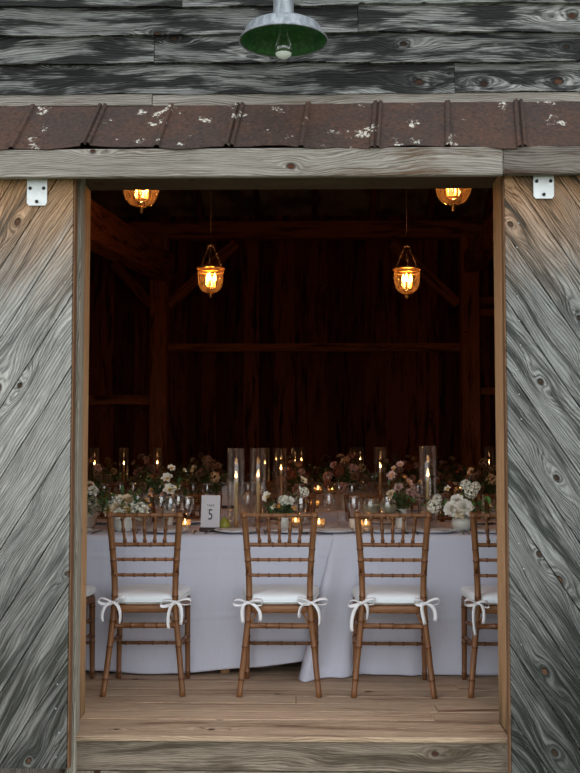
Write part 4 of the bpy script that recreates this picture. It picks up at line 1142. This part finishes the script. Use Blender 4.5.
# front table arrangements
arrangement(at(124, 6.12), 'bowl', cloud(17, 1, ['rose', 'rose', 'cluster', 'daisy'], ['white', 'white', 'cream'], .105, .07, .075, .01, (1.0, 1.3))+[('small', 'pink', (.13, 0, .09), 1.2), ('small', 'rust', (.15, -.01, .06), 1.1), ('small', 'pink', (.15, .0, .12), 1.0)], 44, 1,
            'white ceramic bowl overflowing with white blooms behind the leftmost full chair', spread=(.20, .12, .15))
arrangement(at(86, 6.42), 'bowl', cloud(12, 12, ['cluster', 'rose', 'daisy'], ['white', 'cream'], .08, .06, .20, -.02, (.9, 1.2))+[('rose', 'white', (.03, -.04, .02), 1.1), ('rose', 'white', (.05, -.04, .13), 1.0)], 60, 13,
            'white blooms and dark greenery spilling past the left door jamb', spread=(.16, .12, .2), twigs=3)
arrangement(at(168, 6.62), 'cyl', [('anem', 'white', (.00, -.02, .17), 1.15), ('anem', 'white', (.015, -.03, .10), 1.25), ('rose', 'cream', (.02, -.02, .10), .5), ('daisy', 'white', (.02, .0, .235), .9), ('small', 'white', (.10, 0, .22), 1.0), ('small', 'pink', (-.10, -.03, .10), 1.2), ('small', 'rust', (-.07, -.04, .06), 1.3), ('small', 'pink', (-.03, -.03, .07), 1.0)], 52, 3,
            'white open daisies above dark greenery at the back of the front table, left', spread=(.19, .1, .2), twigs=7)
arrangement(at(284, 6.22), 'small', [('anem', 'white', (-.095, -.02, .115), 1.05), ('rose', 'white', (.03, -.02, .09), .9), ('cluster', 'white', (.0, 0, .09), .8), ('anem', 'cream', (.11, 0, .21), .8), ('cluster', 'white', (.115, 0, .14), .7), ('small', 'pink', (.13, 0, .09), 1.1), ('small', 'rust', (-.03, -.03, .06), 1.2), ('daisy', 'white', (-.06, 0, .06), .7), ('small', 'pink', (.06, -.03, .05), 1.3)], 20, 5,
            'small white vase of loose white flowers behind the middle chair', spread=(.12, .08, .13))
arrangement(at(401, 6.25), 'cyl', [('daisy', 'pink', (-.055, -.02, .20), 1.0), ('rose', 'pink', (-.015, -.02, .13), .8), ('daisy', 'pink', (-.005, -.02, .265), .8), ('daisy', 'pink', (.045, -.01, .16), .9), ('rose', 'pink', (.05, -.03, .10), .75), ('rose', 'pink', (.085, -.03, .075), .8), ('rose', 'cream', (-.06, -.03, .09), .8), ('cluster', 'pink', (.07, -.02, .115), .6), ('small', 'pink', (.11, 0, .16), 1.0), ('small', 'rust', (.02, -.03, .19), 1.0), ('small', 'pink', (-.04, 0, .24), 1.1), ('rose', 'pink', (.105, -.02, .05), .6)], 16, 7,
            'straight white vase of blush pink flowers behind the right-hand full chair', spread=(.09, .08, .16))
arrangement(at(462, 6.12), 'round', [('rose', 'white', (-.065, -.05, .04), 1.35), ('rose', 'white', (.005, -.06, .045), 1.4), ('rose', 'white', (-.03, -.02, .08), 1.2), ('cluster', 'white', (-.155, -.02, .05), 1.0), ('cluster', 'white', (-.14, -.02, .09), .7), ('cluster', 'white', (.045, -.01, .13), .95), ('cluster', 'white', (.02, 0, .17), .75), ('cluster', 'white', (.075, 0, .16), .7), ('small', 'white', (-.08, 0, .15), 1.2), ('rose', 'cream', (-.02, -.06, .02), 1.1), ('small', 'white', (.16, 0, .06), 1.3)], 40, 9,
            'round white vase of big white roses by the right door jamb', leafmat='leaf2', spread=(.16, .1, .12))
# back tables: three kinds copied
bases = []
for k, (cs, sd_) in enumerate([(['tan', 'mauve', 'rust'], 31), (['cream', 'tan', 'tan', 'mauve'], 32), (['rust', 'mauve', 'tan', 'pink'], 33)]):  # muted petal sets: low light of the rear rows put into the colours
    bases.append((cs, sd_))
BK = [(146, 8.5, 0, 'above the white flower bowl'), (207, 8.4, 1, 'above the number 5 card'), (346, 8.45, 2, 'at the cloth seam'), (432, 8.5, 0, 'above the round white rose vase'), (484, 8.3, 1, 'beside the right jamb'), (90, 8.6, 2, 'beside the left jamb'),
      (296, 8.7, 2, 'just right of centre'), (154, 11.5, 2, 'left'), (212, 11.5, 0, 'left of centre'), (292, 11.5, 0, 'centre'), (352, 11.5, 1, 'right of centre'), (412, 11.5, 2, 'right'), (455, 11.5, 0, 'far right'), (106, 11.5, 1, 'far left'),
      (200, 14.2, 1, 'left'), (328, 14.3, 0, 'centre'), (438, 14.3, 2, 'right'), (392, 14.3, 1, 'right of centre')]
first = {}
for px, Y, k, wl in BK:
    row = nm[2 if Y < 10 else 3 if Y < 13 else 4]; lb = 'shadowed cream and rust blooms on the %s table, %s' % (row, wl)
    tl = Y > 8.6 or px in (146, 446)
    if k not in first:
        cs, sd_ = bases[k]
        first[k] = arrangement(at(px, Y), 'cyl', cloud(17, sd_, ['rose', 'anem', 'cluster', 'daisy'], cs,   .19, .11, .26, .03, (.75, 1.25)), 40, sd_, lb, 'shadowed flower mounds on the back tables', spread=(.2, .13, .22), twigs=3)
    else: copy_tree(first[k], at(px, Y), rnd.uniform(-.5, .5), lb, 'shadowed flower mounds on the back tables', rnd.uniform(.85, 1.1))

# ------------------------------------------------------------------ light
wld = bpy.data.worlds.new('overcast_sky'); sc.world = wld; wld.use_nodes = True; nt = wld.node_tree; nt.nodes.clear()
wo = nt.nodes.new('ShaderNodeOutputWorld'); bg = nt.nodes.new('ShaderNodeBackground'); tcd = nt.nodes.new('ShaderNodeTexCoord'); sx_ = nt.nodes.new('ShaderNodeSeparateXYZ'); rp = nt.nodes.new('ShaderNodeValToRGB')
nt.links.new(tcd.outputs['Generated'], sx_.inputs[0]); nt.links.new(sx_.outputs[2], rp.inputs[0]); nt.links.new(rp.outputs[0], bg.inputs[0]); nt.links.new(bg.outputs[0], wo.inputs[0])
rp.color_ramp.elements[0].position = 0; rp.color_ramp.elements[0].color = (.90, .93, .97, 1); rp.color_ramp.elements[1].position = .7; rp.color_ramp.elements[1].color = (.80, .84, .90, 1)
bg.inputs[1].default_value = 2.0

sc.view_settings.view_transform = 'Standard'; sc.view_settings.look = 'None'; sc.view_settings.gamma = 1.0; sc.view_settings.exposure = 0.12
sc.view_settings.use_curve_mapping = False
sc.cycles.max_bounces = 8; sc.cycles.transparent_max_bounces = 40; sc.cycles.caustics_reflective = False; sc.cycles.caustics_refractive = False
sc.cycles.use_denoising = True
sc.cycles.sample_clamp_indirect = 4.0
